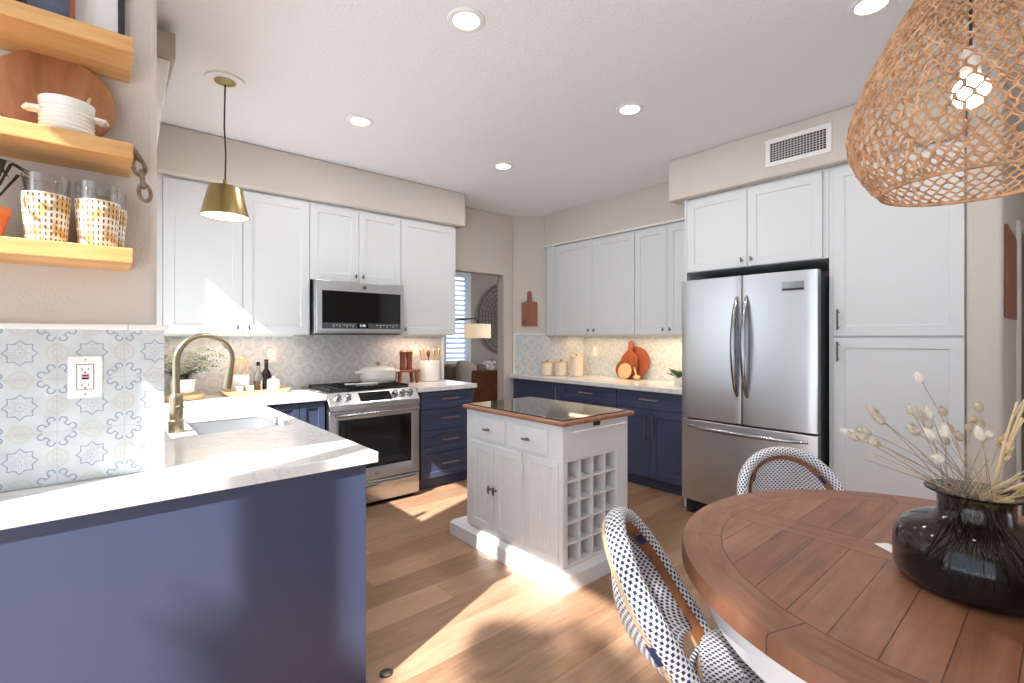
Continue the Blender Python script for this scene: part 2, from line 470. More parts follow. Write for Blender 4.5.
        if bead:
            w = xs[2]-xs[1]
            for k in range(1, bead):
                xx = xs[1]+w*k/bead
                s.box(xx-.0035, xx+.0035, y+rec-.003, y+rec+.004, zs[1]+.004, zs[2]-.004)
        return s
    def moved(s, mtx, k0=0):
        for i in range(k0, len(s.v)): s.v[i] = tuple(mtx @ Vector(s.v[i]))
        return s
    def build(s, name, material, parent=None, bev=0, seg=2, loc=None, sub=0, ang=38):
        me = bpy.data.meshes.new(name); me.from_pydata(s.v, [], s.f)
        ms = material if isinstance(material, (list, tuple)) else [material]
        for q in ms: me.materials.append(q)
        if any(u is not None for u in s.uv):
            lay = me.uv_layers.new(name='UV'); k = 0
            for p, u in zip(me.polygons, s.uv):
                for j, li in enumerate(p.loop_indices):
                    if u: lay.data[li].uv = u[j]
        me.polygons.foreach_set('material_index', s.mi)
        bm = bmesh.new(); bm.from_mesh(me); bmesh.ops.recalc_face_normals(bm, faces=bm.faces); bm.to_mesh(me); bm.free()
        me.polygons.foreach_set('use_smooth', [True]*len(me.polygons))
        me.set_sharp_from_angle(angle=math.radians(ang)); me.update()
        o = bpy.data.objects.new(name, me); COL.objects.link(o)
        if parent: o.parent = parent
        if loc: o.location = loc
        if bev:
            b = o.modifiers.new('bevel', 'BEVEL'); b.width = bev; b.segments = seg; b.limit_method = 'ANGLE'; b.angle_limit = math.radians(40)
        if sub:
            q = o.modifiers.new('subdivision', 'SUBSURF'); q.levels = sub; q.render_levels = sub
        return o
def thing(name, label, cat, loc=(0, 0, 0), rotz=0, group=None):
    o = bpy.data.objects.new(name, None); COL.objects.link(o); o.location = loc; o.rotation_euler = (0, 0, rotz)
    o.empty_display_size = .05; return tag(o, label, cat, group)
def tag(o, label, cat, group=None):
    o['label'] = label; o['category'] = cat
    if group: o['group'] = group
    return o
def struct(o): o['kind'] = 'structure'; return o
def copy_tree(o, parent=None):
    c = o.copy(); COL.objects.link(c)
    if parent: c.parent = parent
    for ch in list(o.children): copy_tree(ch, c)
    return c
def text(name, body, size, material, parent, loc, rot, ext=.0006):
    cu = bpy.data.curves.new(name, 'FONT'); cu.body = body; cu.size = size; cu.extrude = ext; cu.align_x = 'CENTER'; cu.align_y = 'CENTER'
    cu.materials.append(material)
    o = bpy.data.objects.new(name, cu); COL.objects.link(o)
    bpy.context.view_layer.update(); me = bpy.data.meshes.new_from_object(o.evaluated_get(bpy.context.evaluated_depsgraph_get()))
    bpy.data.objects.remove(o); o = bpy.data.objects.new(name, me); COL.objects.link(o); o.parent = parent; o.location = loc; o.rotation_euler = rot
    return o
XYW = lambda u, v, w: (u, v, w)
XZ = lambda u, v, w: (u, w, v)       # u=x v=z w=y
YZ = lambda u, v, w: (w, u, v)       # u=y v=z w=x

# ================================================================== THE ROOM
CEIL = 2.78
struct(MB().box(-.9, 7.6, -2.75, 7.0, -.1, 0).build('floor', M['floor']))
struct(MB().cells([-.9, .03, 5.75], [-2.75, 2.12, 4.45], lambda x, y: x > .03 or y < 2.12, CEIL, CEIL+.1, XYW).build('ceiling', M['ceiling']))
struct(MB().box(1.6, 7.6, 4.45, 7.0, CEIL, CEIL+.1).build('ceiling', M['ceiling']))
# wall beside the camera (off to the left) with its glass-door opening, wall behind the camera with its opening
struct(MB().cells([-2.75, -1.2, 1.225, 1.295, 1.655, 2.12], [0, 2.64, CEIL], lambda y, z: not ((-1.2 < y < 1.225 or 1.295 < y < 1.655) and z < 2.64), -.9, -.75, YZ).build('wall_nook', M['wall']))
struct(MB().cells([-.75, 2.3, 3.3, 5.6], [0, 2.2, CEIL], lambda x, z: not (2.3 < x < 3.3 and z < 2.2), -2.75, -2.6, XZ).build('wall_back', M['wall']))
struct(MB().box(5.6, 5.75, -2.75, .232, 0, CEIL).build('wall_hall_end', M['hallwall']))
# wall that carries the shelves, its end turns into the window wall over the sink
struct(MB().box(-.75, .15, 1.985, 2.12, 0, CEIL).build('wall_shelves', M['wall'], bev=.02, seg=4))
struct(MB().cells([2.12, 2.47, 3.82, 4.32], [0, 1.0, 2.31, CEIL], lambda y, z: not (2.47 < y < 3.82 and 1.0 < z < 2.31), .03, .15, YZ).build('wall_sink', M['wall']))
# stove wall with the doorway
struct(MB().cells([.03, 2.765, 3.593, 3.73], [0, 2.075, CEIL], lambda x, z: not (2.765 < x < 3.593 and z < 2.075), 4.32, 4.45, XZ).build('wall_stove', M['wall'], bev=.012, seg=3))
# angled wall and the refrigerator wall
struct(MB().prism([(3.73, 4.32), (4.32, 3.73), (4.32, .376), (4.45, .376), (4.45, 4.45), (3.73, 4.45)], 0, CEIL, XYW).build('wall_right', M['wall']))
# wall end beside the pantry; its far side runs down the hall
struct(MB().box(3.56, 5.6, .232, .375, 0, CEIL).build('wall_pantry_end', M['wall'], bev=.025, seg=4))
# soffits
struct(MB().box(.15, 2.777, 3.93, 4.32, 2.45, CEIL).build('trim_soffit_stove', M['wall'], bev=.018, seg=3))
struct(MB().prism([(3.972, 4.03), (3.972, 2.131), (4.32, 2.131), (4.32, 3.73), (4.02, 4.03)], 2.40, CEIL, XYW).build('trim_soffit_right', M['wall']))
struct(MB().box(3.50, 4.32, .375, 2.13, 2.45, CEIL).build('trim_soffit_pantry', M['wall'], bev=.012, seg=3))
# next room
struct(MB().cells([1.6, 4.12, 4.6, 7.6], [0, .92, 2.38, CEIL], lambda x, z: not (4.12 < x < 4.6 and .92 < z < 2.38), 6.5, 6.62, XZ).build('wall_next_room', M['nextwall']))
struct(MB().box(7.45, 7.6, 4.45, 6.5, 0, CEIL).build('wall_next_room_right', M['nextwall']))
struct(MB().box(1.6, 1.75, 4.45, 6.5, 0, CEIL).build('wall_next_room_left', M['nextwall']))
area('window_portal', (4.36, 6.5, 1.65), (0, -1, 0), .48, 1.46, 1, portal=True)
# door casing strips by the doorway, baseboard
struct(MB().box(3.593, 3.725, 4.306, 4.32, 0, .09).build('baseboard_doorway', M['trim']))

struct(MB().cells([-9, -.9, .02, 1.6, 7.6], [-9, -2.75, 2.12, 7.0, 11], lambda x, y: x < -.9 or y < -2.75 or (x < .02 and y > 2.12) or (y > 7.0), -.12, -.02, XYW).build('ground_patio', mat('pale_patio_paving', (218, 222, 226), .9)))
def uvquad(mb, pts, uvs): n = mb.add(pts); mb.face([n, n+1, n+2, n+3], uvs)
def tile_slab(name, p0, p1, z0, z1, th, nrm, u0, v0, trim_w=0):
    """thin tiled slab from p0 to p1 (xy), u measured along it"""
    mb = MB(); a = Vector((p0[0], p0[1], 0)); b = Vector((p1[0], p1[1], 0)); nv = Vector((nrm[0], nrm[1], 0))*th
    L = (b-a).length
    f = [a+nv+Vector((0, 0, z0)), b+nv+Vector((0, 0, z0)), b+nv+Vector((0, 0, z1)), a+nv+Vector((0, 0, z1))]
    k = [a+Vector((0, 0, z0)), b+Vector((0, 0, z0)), b+Vector((0, 0, z1)), a+Vector((0, 0, z1))]
    U = [(u0, z0-v0), (u0+L, z0-v0), (u0+L, z1-v0), (u0, z1-v0)]
    uvquad(mb, f, U); uvquad(mb, k, U)
    for i in range(4):
        j = (i+1) % 4; uvquad(mb, [f[i], f[j], k[j], k[i]], [U[i], U[j], U[j], U[i]])
    return struct(mb.build(name, M['tile']))
T_ = .1563
tile_slab('wall_tile_nook', (-.75, 1.9855), (.168, 1.9855), .9155, 1.378, .0125, (0, -1), (-.75+.0918) % T_, 1.0737-3*T_)
struct(MB().box(-.75, .073, 1.962, 1.99, 1.378, 1.395).build('trim_tile_cap', M['trim'], bev=.003))
struct(MB().box(.0745, .176, 1.962, 1.99, 1.378, 1.395).build('trim_tile_cap', M['trim'], bev=.003))
tile_slab('wall_tile_stove', (.15, 4.3195), (2.735, 4.3195), .9155, 1.40, .01, (0, -1), .02, .915)
struct(MB().box(2.735, 2.76, 4.304, 4.3195, .9155, 1.40).build('trim_tile_edge', M['trim']))
tile_slab('wall_tile_angled', (3.742, 4.3065), (4.318, 3.7305), .9155, 1.385, .01, (-.7071, -.7071), .03, .915)
tile_slab('wall_tile_right', (4.3195, 3.725), (4.3195, 2.03), .9155, 1.385, .01, (-1, 0), .06, .915)
struct(MB().prism([(3.733, 4.3135), (3.745, 4.3015), (3.737, 4.2935), (3.725, 4.3055)], .9155, 1.397, XYW).build('trim_tile_edge', M['trim']))
struct(MB().prism([(3.733, 4.3135), (4.0, 4.0465), (3.992, 4.0385), (3.725, 4.3055)], 1.385, 1.397, XYW).build('trim_tile_cap', M['trim']))

# window shade above the sink, seen end-on past the wall
t = thing('slanted_blind', 'white slanted window blind under a taupe valance above the sink', 'window blind', (.151, 2.64, 2.13))
MB().prism([(0, .03), (.044, .03), (.098, .48), (0, .48)], .03, 1.2, lambda u, v, a: (u, a, v)).build('fabric', M['trim'], t, bev=.004)
MB().box(0, .115, .0, 1.23, .48, .595).build('valance', M['nextwall'], t, bev=.003)

# ================================================================== HARDWARE, CABINETS
def tknob(door, x, z, m=None, y=0):
    mb = MB(); mb.cyl((x, y, z), (x, y-.022, z), .0055, 10); mb.tube([(x, y-.026, z-.017), (x, y-.026, z+.017)], .0058, 8)
    return mb.build('knob', m or M['knob'], door)
def bar(door, x0, z0, x1, z1, m=None, y=0, r=.0055):
    mb = MB(); d = Vector((x1-x0, 0, z1-z0)); L = d.length; d.normalize()
    a = Vector((x0, y-.03, z0)); b = Vector((x1, y-.03, z1))
    mb.tube([a, b], r, 8)
    for q in (a+d*.018, b-d*.018): mb.cyl(q, (q.x, y, q.z), r*.9, 8)
    return mb.build('handle', m or M['knob'], door)
def cabinet(name, label, cat, loc, rotz, w, d, z0, z1, m, toe=False, group=None, y_in=.021, top=True):
    t = thing(name, label, cat, loc, rotz, group)
    mb = MB(); mb.box(0, w, y_in, d, z0+(.1 if toe else 0), z1); mb.build('body', m, t, bev=.0015)
    if toe: MB().box(0.002, w-.002, y_in+.05, d, 0, .0995).build('toe_kick', m, t)
    return t
def door_(t, x0, x1, z0, z1, m, name='door', rail=.062, bead=0):
    return MB().door(x0, x1, z0, z1, rail, bead=bead).build(name, m, t, bev=.0016)
G_UP = 'white upper cabinets'
RW = -pi/2           # local +x runs towards -Y on the refrigerator wall
# stove wall uppers, faces at Y=3.97
t = cabinet('upper_cabinet', 'white two-door wall cabinet left of the microwave, behind the brass pendant', 'cabinet', (.16, 3.97, 0), 0, 1.123, .349, 1.372, 2.45, M['white'], group=G_UP)
MB().box(.0, .168, .002, .02, 1.374, 2.449).build('filler_panel', M['white'], t)
d = door_(t, .171, .646, 1.378, 2.43, M['white']); tknob(d, .61, 1.425)
d = door_(t, .650, 1.122, 1.378, 2.43, M['white']); tknob(d, .686, 1.425)
t = cabinet('upper_cabinet', 'short white two-door wall cabinet directly above the microwave', 'cabinet', (1.284, 3.97, 0), 0, .802, .349, 1.816, 2.45, M['white'], group=G_UP)
d = door_(t, .003, .405, 1.82, 2.43, M['white']); tknob(d, .375, 1.868)
d = door_(t, .409, .799, 1.82, 2.43, M['white']); tknob(d, .44, 1.868)
t = cabinet('upper_cabinet', 'white single-door wall cabinet between the microwave and the doorway', 'cabinet', (2.087, 3.97, 0), 0, .595, .349, 1.372, 2.45, M['white'], group=G_UP)
d = door_(t, .003, .592, 1.378, 2.43, M['white']); tknob(d, .035, 1.425)
# right uppers, faces at X=3.97
def right_upper(label, y0, y1, doors, fill=0):
    t = cabinet('upper_cabinet', label, 'cabinet', (3.97, y0, 0), RW, y0-y1, .349, 1.372, 2.399, M['white'], group=G_UP)
    return t
t = thing('upper_cabinet', 'white two-door wall cabinet above the three canisters', 'cabinet', (3.97, 3.995, 0), RW, G_UP)
MB().prism([(0, .021), (1.213, .021), (1.213, .349), (.285, .349), (.02, .09)], 1.372, 2.399, XYW).build('body', M['white'], t, bev=.0015)
MB().box(0, .139, 0, .0205, 1.374, 2.398).build('filler_panel', M['white'], t, bev=.001)
d = door_(t, .143, .676, 1.378, 2.38, M['white']); tknob(d, .64, 1.425)
d = door_(t, .680, 1.21, 1.378, 2.38, M['white']); tknob(d, .716, 1.425)
t = right_upper('white two-door wall cabinet beside the refrigerator, above the round boards', 2.781, 2.03, 2)
d = door_(t, .003, .351, 1.378, 2.38, M['white']); tknob(d, .318, 1.425)
d = door_(t, .355, .748, 1.378, 2.38, M['white']); tknob(d, .39, 1.425)
# crown strip over right uppers
struct(MB().box(3.945, 3.971, 2.03, 4.03, 2.40, 2.415).build('trim_crown', M['trim']))
# refrigerator surround: tall panel, over cabinet, pantry
t = cabinet('refrigerator_cabinet', 'white two-door cabinet over the refrigerator with its tall side panel', 'cabinet', (3.56, 2.022, 0), RW, .998, .755, 1.865, 2.449, M['white'])
MB().box(0, .018, .002, .755, 0, 1.864).build('side_panel', M['white'], t, bev=.0015)
MB().box(.0, .018, .002, .0205, 1.866, 2.449).build('filler_panel', M['white'], t)
d = door_(t, .022, .488, 1.868, 2.43, M['white']); tknob(d, .456, 1.915)
d = door_(t, .492, .966, 1.868, 2.43, M['white']); tknob(d, .524, 1.915)
t = cabinet('pantry_cabinet', 'tall white pantry cabinet with one door above another, right of the refrigerator', 'cabinet', (3.56, 1.022, 0), RW, .645, .755, 0, 2.449, M['white'], toe=True)
d = door_(t, .028, .642, 1.362, 2.43, M['white']); bar(d, .058, 1.40, .058, 1.53)
d = door_(t, .028, .642, .105, 1.350, M['white']); bar(d, .058, 1.20, .058, 1.325)

# base cabinets
t = cabinet('drawer_cabinet', 'navy four-drawer base cabinet between the range and the doorway', 'cabinet', (2.095, 3.69, 0), 0, .605, .615, 0, .874, M['navy'], toe=True)
zs = [(.715, .868), (.53, .71), (.325, .525), (.108, .32)]
for i, (a, b) in enumerate(zs):
    d = door_(t, .035, .60, a, b, M['navy'], 'drawer', rail=.045); zc = (a+b)/2+.012
    bar(d, .235, zc, .415, zc, M['bronze'])
t = cabinet('corner_cabinet', 'navy base cabinet in the corner left of the range', 'cabinet', (.82, 3.69, 0), 0, .487, .615, 0, .874, M['navy'], toe=True)
d = door_(t, .12, .30, .108, .868, M['navy'], rail=.045); d = door_(t, .304, .484, .108, .868, M['navy'], rail=.045)
def base_right(label, y0, y1): return cabinet('base_cabinet', label, 'cabinet', (3.70, y0, 0), RW, y0-y1, .61, 0, .874, M['navy'], toe=True, group='navy base cabinets on the right wall')
t = thing('base_cabinet', 'navy one-door base cabinet at the doorway end of the right counter', 'cabinet', (3.70, 4.30, 0), RW, 'navy base cabinets on the right wall')
MB().prism([(0, .021), (.80, .021), (.80, .61), (.585, .61), (.01, .035)], .1, .874, XYW).build('body', M['navy'], t, bev=.0015)
MB().prism([(.05, .07), (.80, .07), (.80, .6), (.60, .6)], 0, .0995, XYW).build('toe_kick', M['navy'], t)
d = door_(t, .1, .797, .108, .868, M['navy']); bar(d, .74, .66, .74, .83, M['bronze'])
t = base_right('navy base cabinet with a drawer over a door, middle of the right counter', 3.498, 2.794)
d = door_(t, .003, .701, .715, .868, M['navy'], 'drawer', .045); bar(d, .26, .80, .44, .80, M['bronze'])
d = door_(t, .003, .701, .108, .71, M['navy']); bar(d, .64, .50, .64, .67, M['bronze'])
t = base_right('navy base cabinet with a drawer over two doors beside the refrigerator', 2.792, 2.03)
d = door_(t, .003, .719, .715, .868, M['navy'], 'drawer', .045); bar(d, .27, .80, .45, .80, M['bronze'])
d = door_(t, .003, .359, .108, .71, M['navy']); bar(d, .324, .45, .324, .66, M['bronze'])
d = door_(t, .363, .719, .108, .71, M['navy']); bar(d, .398, .45, .398, .66, M['bronze'])

# peninsula and sink run
t = thing('peninsula_cabinet', 'navy painted peninsula cabinet with a plain back panel under the white worktop', 'cabinet', (0, 0, 0))
MB().box(-.74, .772, 1.747, 1.775, 0, .874).build('back_panel', M['navy'], t, bev=.001)
MB().cells([-.74, -.72, .755, .772], [1.7755, 1.955, 1.97], lambda x, y: x > .755 or x < -.72 or y > 1.955, .0, .874, XYW).build('body', M['navy'], t)
t = thing('sink_cabinet', 'navy sink base cabinet behind the peninsula, facing the range', 'cabinet', (0, 0, 0))
MB().cells([.16, .18, .7475, .7515], [2.0, 2.02, 3.665, 3.685], lambda x, y: x > .7475 or x < .18 or y < 2.02 or y > 3.665, .1, .874, XYW).build('body', M['navy'], t)
mb = MB()
for y0, y1 in ((2.01, 2.55), (2.555, 2.875), (2.88, 3.2)): MB().door(y0, y1, .108, .868, .06).moved(Matrix.Translation((.772, 0, 0)) @ Matrix.Rotation(pi/2, 4, 'Z')).build('door', M['navy'], t)
MB().box(.20, .70, 2.02, 3.66, 0, .0995).build('toe_kick', M['navy'], t)
# worktops
tag(MB().cells([-.745, .155, .345, .745, .815, 1.312], [1.73, 1.97, 2.565, 3.18, 3.67, 4.307],
    lambda x, y: (x < .815 and y < 1.97) or (.155 < x < .815 and y < 3.67 and not (.345 < x < .745 and 2.565 < y < 3.18)) or (x > .155 and y > 3.67),
    .8755, .9155, XYW).build('worktop', M['quartz'], bev=.003), 'white quartz worktop of the peninsula, with the sink cut into it', 'worktop')
tag(MB().box(2.092, 2.722, 3.67, 4.307, .8755, .9155).build('worktop', M['quartz'], bev=.003), 'small white worktop right of the range, on the drawer cabinet', 'worktop')
tag(MB().prism([(3.665, 4.305), (3.735, 4.305), (4.307, 3.733), (4.307, 2.03), (3.665, 2.03)], .8755, .9155, XYW).build('worktop', M['quartz'], bev=.003), 'white quartz worktop along the right wall up to the refrigerator', 'worktop')
# sink
t = thing('sink', 'rectangular stainless undermount sink in the peninsula worktop', 'sink', (.545, 2.872, .66))
mb = MB()
def rr(hx, hy, r, z, n=5):
    out = []
    for cx, cy, a in ((hx-r, hy-r, 0), (-hx+r, hy-r, pi/2), (-hx+r, -hy+r, pi), (hx-r, -hy+r, 3*pi/2)):
        for i in range(n+1): out.append((cx+r*cos(a+pi/2*i/n), cy+r*sin(a+pi/2*i/n), z))
    return out
def loft(mb, loops, cap0=True, cap1=True):
    ns = [mb.add(l) for l in loops]; k = len(loops[0])
    for a, b in zip(ns, ns[1:]):
        for i in range(k): mb.face([a+i, a+(i+1) % k, b+(i+1) % k, b+i])
    if cap0: mb.face([ns[0]+i for i in range(k)])
    if cap1: mb.face([ns[-1]+i for i in reversed(range(k))])
    return mb
loft(mb, [rr(.2, .315, .02, .2145), rr(.197, .305, .03, .2145), rr(.193, .301, .03, .02), rr(.172, .28, .04, .004), rr(.175, .283, .04, 0), rr(.2, .308, .04, .02), rr(.2, .315, .02, .2145)], False, False)
k = len(mb.v); n0 = mb.add(rr(.172, .28, .04, .004)); mb.face([n0+i for i in range(24)])
mb.build('bowl', M['sink'], t)
MB().lathe([(0, .005), (.04, .005), (.044, .008), (.03, .009), (.0, .007)], 20).build('drain', M['chrome'], t)
tag(MB().box(.345, .362, 2.566, 3.179, .86, .8755).build('sink_ledge', M['steel']), 'steel inner ledge of the sink under the worktop edge', 'sink ledge') if False else None
# faucet
t = thing('faucet', 'champagne bronze gooseneck faucet standing behind the sink', 'faucet', (.274, 2.69, .916))
MB().lathe([(0, 0), (.031, 0), (.031, .055), (.027, .06), (.027, .16), (.022, .175), (.018, .18), (0, .18)], 24).build('base', M['faucet'], t)
pts = [(0, 0, .17), (0, 0, .328)]
for i in range(1, 19):
    a = pi-pi*1.08*i/18; pts.append((.117+.117*cos(a), (.117+.117*cos(a))*.22, .328+.117*sin(a)))
e = Vector(pts[-1]); e2 = e+(Vector(pts[-1])-Vector(pts[-2])).normalized()*.035
pts.append(tuple(e2))
MB().tube(pts, .0145, 14).build('spout', M['faucet'], t)
dv = (e2-e).normalized()
MB().tube([e2-dv*.005, e2+dv*.05, e2+dv*.085], [.0165, .019, .017], 14).build('spray_head', M['faucet'], t)
MB().tube([(0, -.025, .12), (0, -.05, .122), (.01, -.075, .128)], [.008, .008, .006], 8).build('lever', M['faucet'], t)
MB().ball((.0265, -.006, .115), .004).build('button', M['blk'], t)

# ================================================================== RANGE, MICROWAVE, REFRIGERATOR
t = thing('range', 'stainless slide-in gas range with black grates between white worktops', 'range', (1.318, 3.64, 0)); w = .766
MB().box(.004, w-.004, .06, .66, .02, .905).build('body', M['steelh'], t, bev=.002)
MB().box(.02, w-.02, .08, .6, 0, .0195).build('toe_base', M['blk'], t)
mb = MB(); mb.door(0, w, .215, .785, .06, th=.055, rec=.0015); d = mb.build('oven_door', M['steelh'], t, bev=.004)
MB().box(.075, w-.075, -.0015, .004, .315, .715).build('window', M['blkglass'], d, bev=.003)
mb = MB(); mb.tube([(.03, -.052, .757), (w/2, -.056, .757), (w-.03, -.052, .757)], .0125, 12)
for x in (.05, w-.05): mb.cyl((x, -.05, .757), (x, .002, .757), .011, 10)
mb.build('handle', M['chrome'], d)
MB().lathe([(0, 0), (.017, 0), (.017, .003), (.013, .0045), (.0, .0045)], 20).moved(Matrix.Translation((w/2, 0, .262)) @ Matrix.Rotation(pi/2, 4, 'X')).build('badge', M['chrome'], d)
d = MB().box(0, w, .0, .055, .035, .205).build('drawer', M['steelh'], t, bev=.004)
MB().prism([(0, 0), (-.028, .006), (-.032, .02), (-.012, .028), (0, .03)], .04, w-.04, lambda u, v, a: (a, u, v+.165)).build('handle', M['chrome'], d)
MB().prism([(.0, .79), (.0, .835), (.085, .922), (.30, .922), (.30, .79)], 0, w, lambda u, v, a: (a, u-.012, v)).build('control_panel', M['steelh'], t, bev=.004)
nrm = Vector((0, -.087, .085)).normalized(); al = Vector((0, .085, .087)).normalized()
rotp = Vector(nrm).to_track_quat('Z', 'Y').to_matrix().to_4x4()
pc = lambda x, f: Vector((x, -.012, .835))+al*(.122*f)
MB().box(-.135, .135, -.042, .042, 0, .002).moved(Matrix.Translation(pc(w*.5, .5)) @ rotp).build('display_panel', M['blkglass'], t)
for x in (.075, .155, w-.215, w-.145, w-.075):
    q = Matrix.Translation(pc(x, .5)) @ rotp
    kb = MB().lathe([(0, .0), (.027, 0), (.027, .008), (.022, .012), (.02, .036), (.016, .04), (0, .04)], 20).moved(q).build('knob', M['chrome'], t)
    MB().box(-.003, .003, -.02, .02, .04, .0425).moved(q).build('pointer', M['steel_dark'], kb)
MB().box(.0, w, .288, .655, .9055, .924).build('cooktop', M['steelh'], t, bev=.004)
MB().box(.03, w-.03, .1, .60, .9225, .928).build('burner_pan', M['blk'], t)
for x0, x1 in ((.04, .27), (.275, .49), (.495, .726)):
    mb = MB()
    for k in range(4):
        xx = x0+.012+(x1-x0-.024)*k/3; mb.box(xx-.006, xx+.006, .105, .595, .936, .950)
    for yy in (.11, .23, .35, .47, .59): mb.box(x0, x1, yy-.006, yy+.006, .936, .9495)
    for xx in (x0+.015, x1-.015):
        for yy in (.12, .58): mb.box(xx-.006, xx+.006, yy-.006, yy+.006, .928, .937)
    mb.build('grate', M['blk'], t)
for x, y in ((.155, .22), (.155, .47), (.383, .35), (.61, .22), (.61, .47)):
    MB().lathe([(0, .928), (.045, .928), (.045, .934), (.034, .935), (.034, .9355), (0, .9355)], 20, (x, y, 0)).build('burner', M['steel_dark'], t)

t = thing('microwave', 'stainless over-the-range microwave with a black glass door', 'microwave', (1.30, 3.88, 1.383)); w = .762
MB().box(.0, w, .03, .42, 0, .43).build('body', M['steelh'], t, bev=.003)
d = MB().box(.0, w, -.012, .029, .012, .43).build('door', M['steelh'], t, bev=.006)
MB().box(.045, w-.035, -.0155, -.008, .04, .345).build('window', M['blkglass'], d, bev=.002)
cp = MB().box(.05, w-.04, -.0165, -.0145, .042, .088).build('control_strip', mat('control_strip_grey', (70, 72, 76), .3), d)
MB().box(.33, .425, -.0175, -.016, .047, .085).build('display', M['blkglass'], d)
text('clock', '2:46', .03, M['display'], d, (.378, -.0176, .066), (pi/2, 0, 0))
mb = MB()
for i, x in enumerate([.13, .155, .18, .215, .24, .265, .29, .5, .53, .56, .59, .62, .65, .68]):
    mb.box(x, x+.014, -.0174, -.0163, .068, .072)
    if i % 2 == 0: mb.box(x, x+.01, -.0174, -.0163, .054, .058)
mb.build('button_markings', M['outlet'], d)
MB().lathe([(0, 0), (.017, 0), (.017, .003), (.013, .0035), (.0, .0035)], 20).moved(Matrix.Translation((w*.52, -.012, .385)) @ Matrix.Rotation(pi/2, 4, 'X')).build('badge', M['steel_dark'], d)
MB().box(.02, w-.02, .02, .40, -.008, -.0005).build('vent_grille', M['blk'], t)

t = thing('refrigerator', 'stainless french-door refrigerator with bottom freezer, beside the tall pantry', 'refrigerator', (3.45, 1.992, 0), RW); w = .940
MB().box(.012, w-.006, .085, .80, .03, 1.765).build('body', mat('fridge_case_grey', (92, 94, 98), .5), t, bev=.004)
def bulged(x0, x1, z0, z1, th=.08, bulge=.022, wtot=w):
    mb = MB(); n = 14; pts = []
    for i in range(n+1):
        x = x0+(x1-x0)*i/n; s_ = x/wtot*2-1; e_ = min(abs(x-x0), abs(x1-x)); rd = .012*max(0, 1-e_/.012) if e_ < .012 else 0
        pts.append((x, bulge*(s_*s_)*.6+rd*.4))
    poly = pts+[(x1, th), (x0, th)]
    return mb.prism(poly, z0, z1, lambda u, v, a: (u, v, a))
d = bulged(0, w/2-.003, .735, 1.79).build('door', M['steel'], t, bev=.003)
def bow(mb, a, b, dirv, depth, r):
    a = Vector(a); b = Vector(b); pts = []; rs = []
    for i in range(15):
        f = i/14; k = sin(pi*f)**.55 if 0 < f < 1 else 0
        pts.append(a.lerp(b, f)+Vector(dirv)*depth*k); rs.append(r*(.55+.45*sin(pi*f)))
    return mb.tube(pts, rs, 12)
bow(MB(), (w/2-.035, .01, .93), (w/2-.035, .01, 1.64), (0, -1, 0), .065, .022).build('handle', M['chrome'], d)
d = bulged(w/2+.003, w, .735, 1.79).build('door', M['steel'], t, bev=.003)
bow(MB(), (w/2+.035, .01, .93), (w/2+.035, .01, 1.64), (0, -1, 0), .065, .022).build('handle', M['chrome'], d)
bd = MB().box(.735, .865, .0, .016, 1.675, 1.72).build('badge', M['chrome'], d, bev=.002)
MB().box(.735, .865, -.001, .003, 1.662, 1.674).build('badge_bar', M['frameblk'], bd)
d = bulged(0, w, .105, .722).build('freezer_drawer', M['steel'], t, bev=.003)
bow(MB(), (.055, .012, .672), (w-.055, .012, .672), (0, -1, 0), .06, .017).build('handle', M['chrome'], d)
MB().box(.02, w-.02, .05, .2, .02, .10).build('grille', M['rubber'], t)
for x in (.035, w-.075): MB().box(x, x+.05, .03, .12, 0, .045).build('foot', M['rubber'], t)

# ================================================================== ISLAND
t = thing('kitchen_island', 'white kitchen island cart with a black granite top and a wine rack end', 'kitchen island', (1.87, 1.76, 0))
bw, bl = .57, .875
# carcass with the wine rack opening in its -Y end: back, sides, top rail
mb = MB()
mb.cells([0, .035, .465, bw], [.115, .125, .685, .88], lambda x, z: not (.035 < x < .465 and .125 < z < .685), 0, .02, XZ)
mb.box(0.0, .02, .0201, bl, .115, .88); mb.box(bw-.02, bw, .0201, bl, .115, .88); mb.box(.0201, bw-.0201, bl-.02, bl, .115, .88)
mb.box(.0201, bw-.0201, .33, .345, .115, .87)
mb.build('body', M['island'], t, bev=.002)
mb = MB(); cw = .43/4; ch = .56/5; th = .011
for i in range(5):
    xx = .035+cw*i; mb.box(max(.0345, xx-th/2), min(.4655, xx+th/2), .004, .32, .125, .685)
for j in range(6):
    zz = .125+ch*j
    for i in range(4): mb.box(.035+cw*i+th/2, .035+cw*(i+1)-th/2, .005, .32, max(.1255, zz-th/2), min(.6845, zz+th/2))
mb.build('wine_rack', M['island'], t)
# plinth
mb = MB()
loft(mb, [[(-.035, -.03, 0), (.60, -.03, 0), (.60, 1.03, 0), (-.035, 1.03, 0)], [(-.035, -.03, .085), (.60, -.03, .085), (.60, 1.03, .085), (-.035, 1.03, .085)],
          [(-.02, -.016, .10), (.587, -.016, .10), (.587, 1.015, .10), (-.02, 1.015, .10)], [(-.008, -.006, .1145), (.577, -.006, .1145), (.577, .882, .1145), (-.008, .882, .1145)]])
mb.build('plinth', M['island'], t, bev=.002)
MB().box(-.025, .61, -.025, .90, .8805, .905).build('top_frame', M['islandtrim'], t, bev=.009, seg=3)
MB().box(.005, .58, .005, .87, .9055, .911).build('granite_top', M['granite'], t, bev=.001)
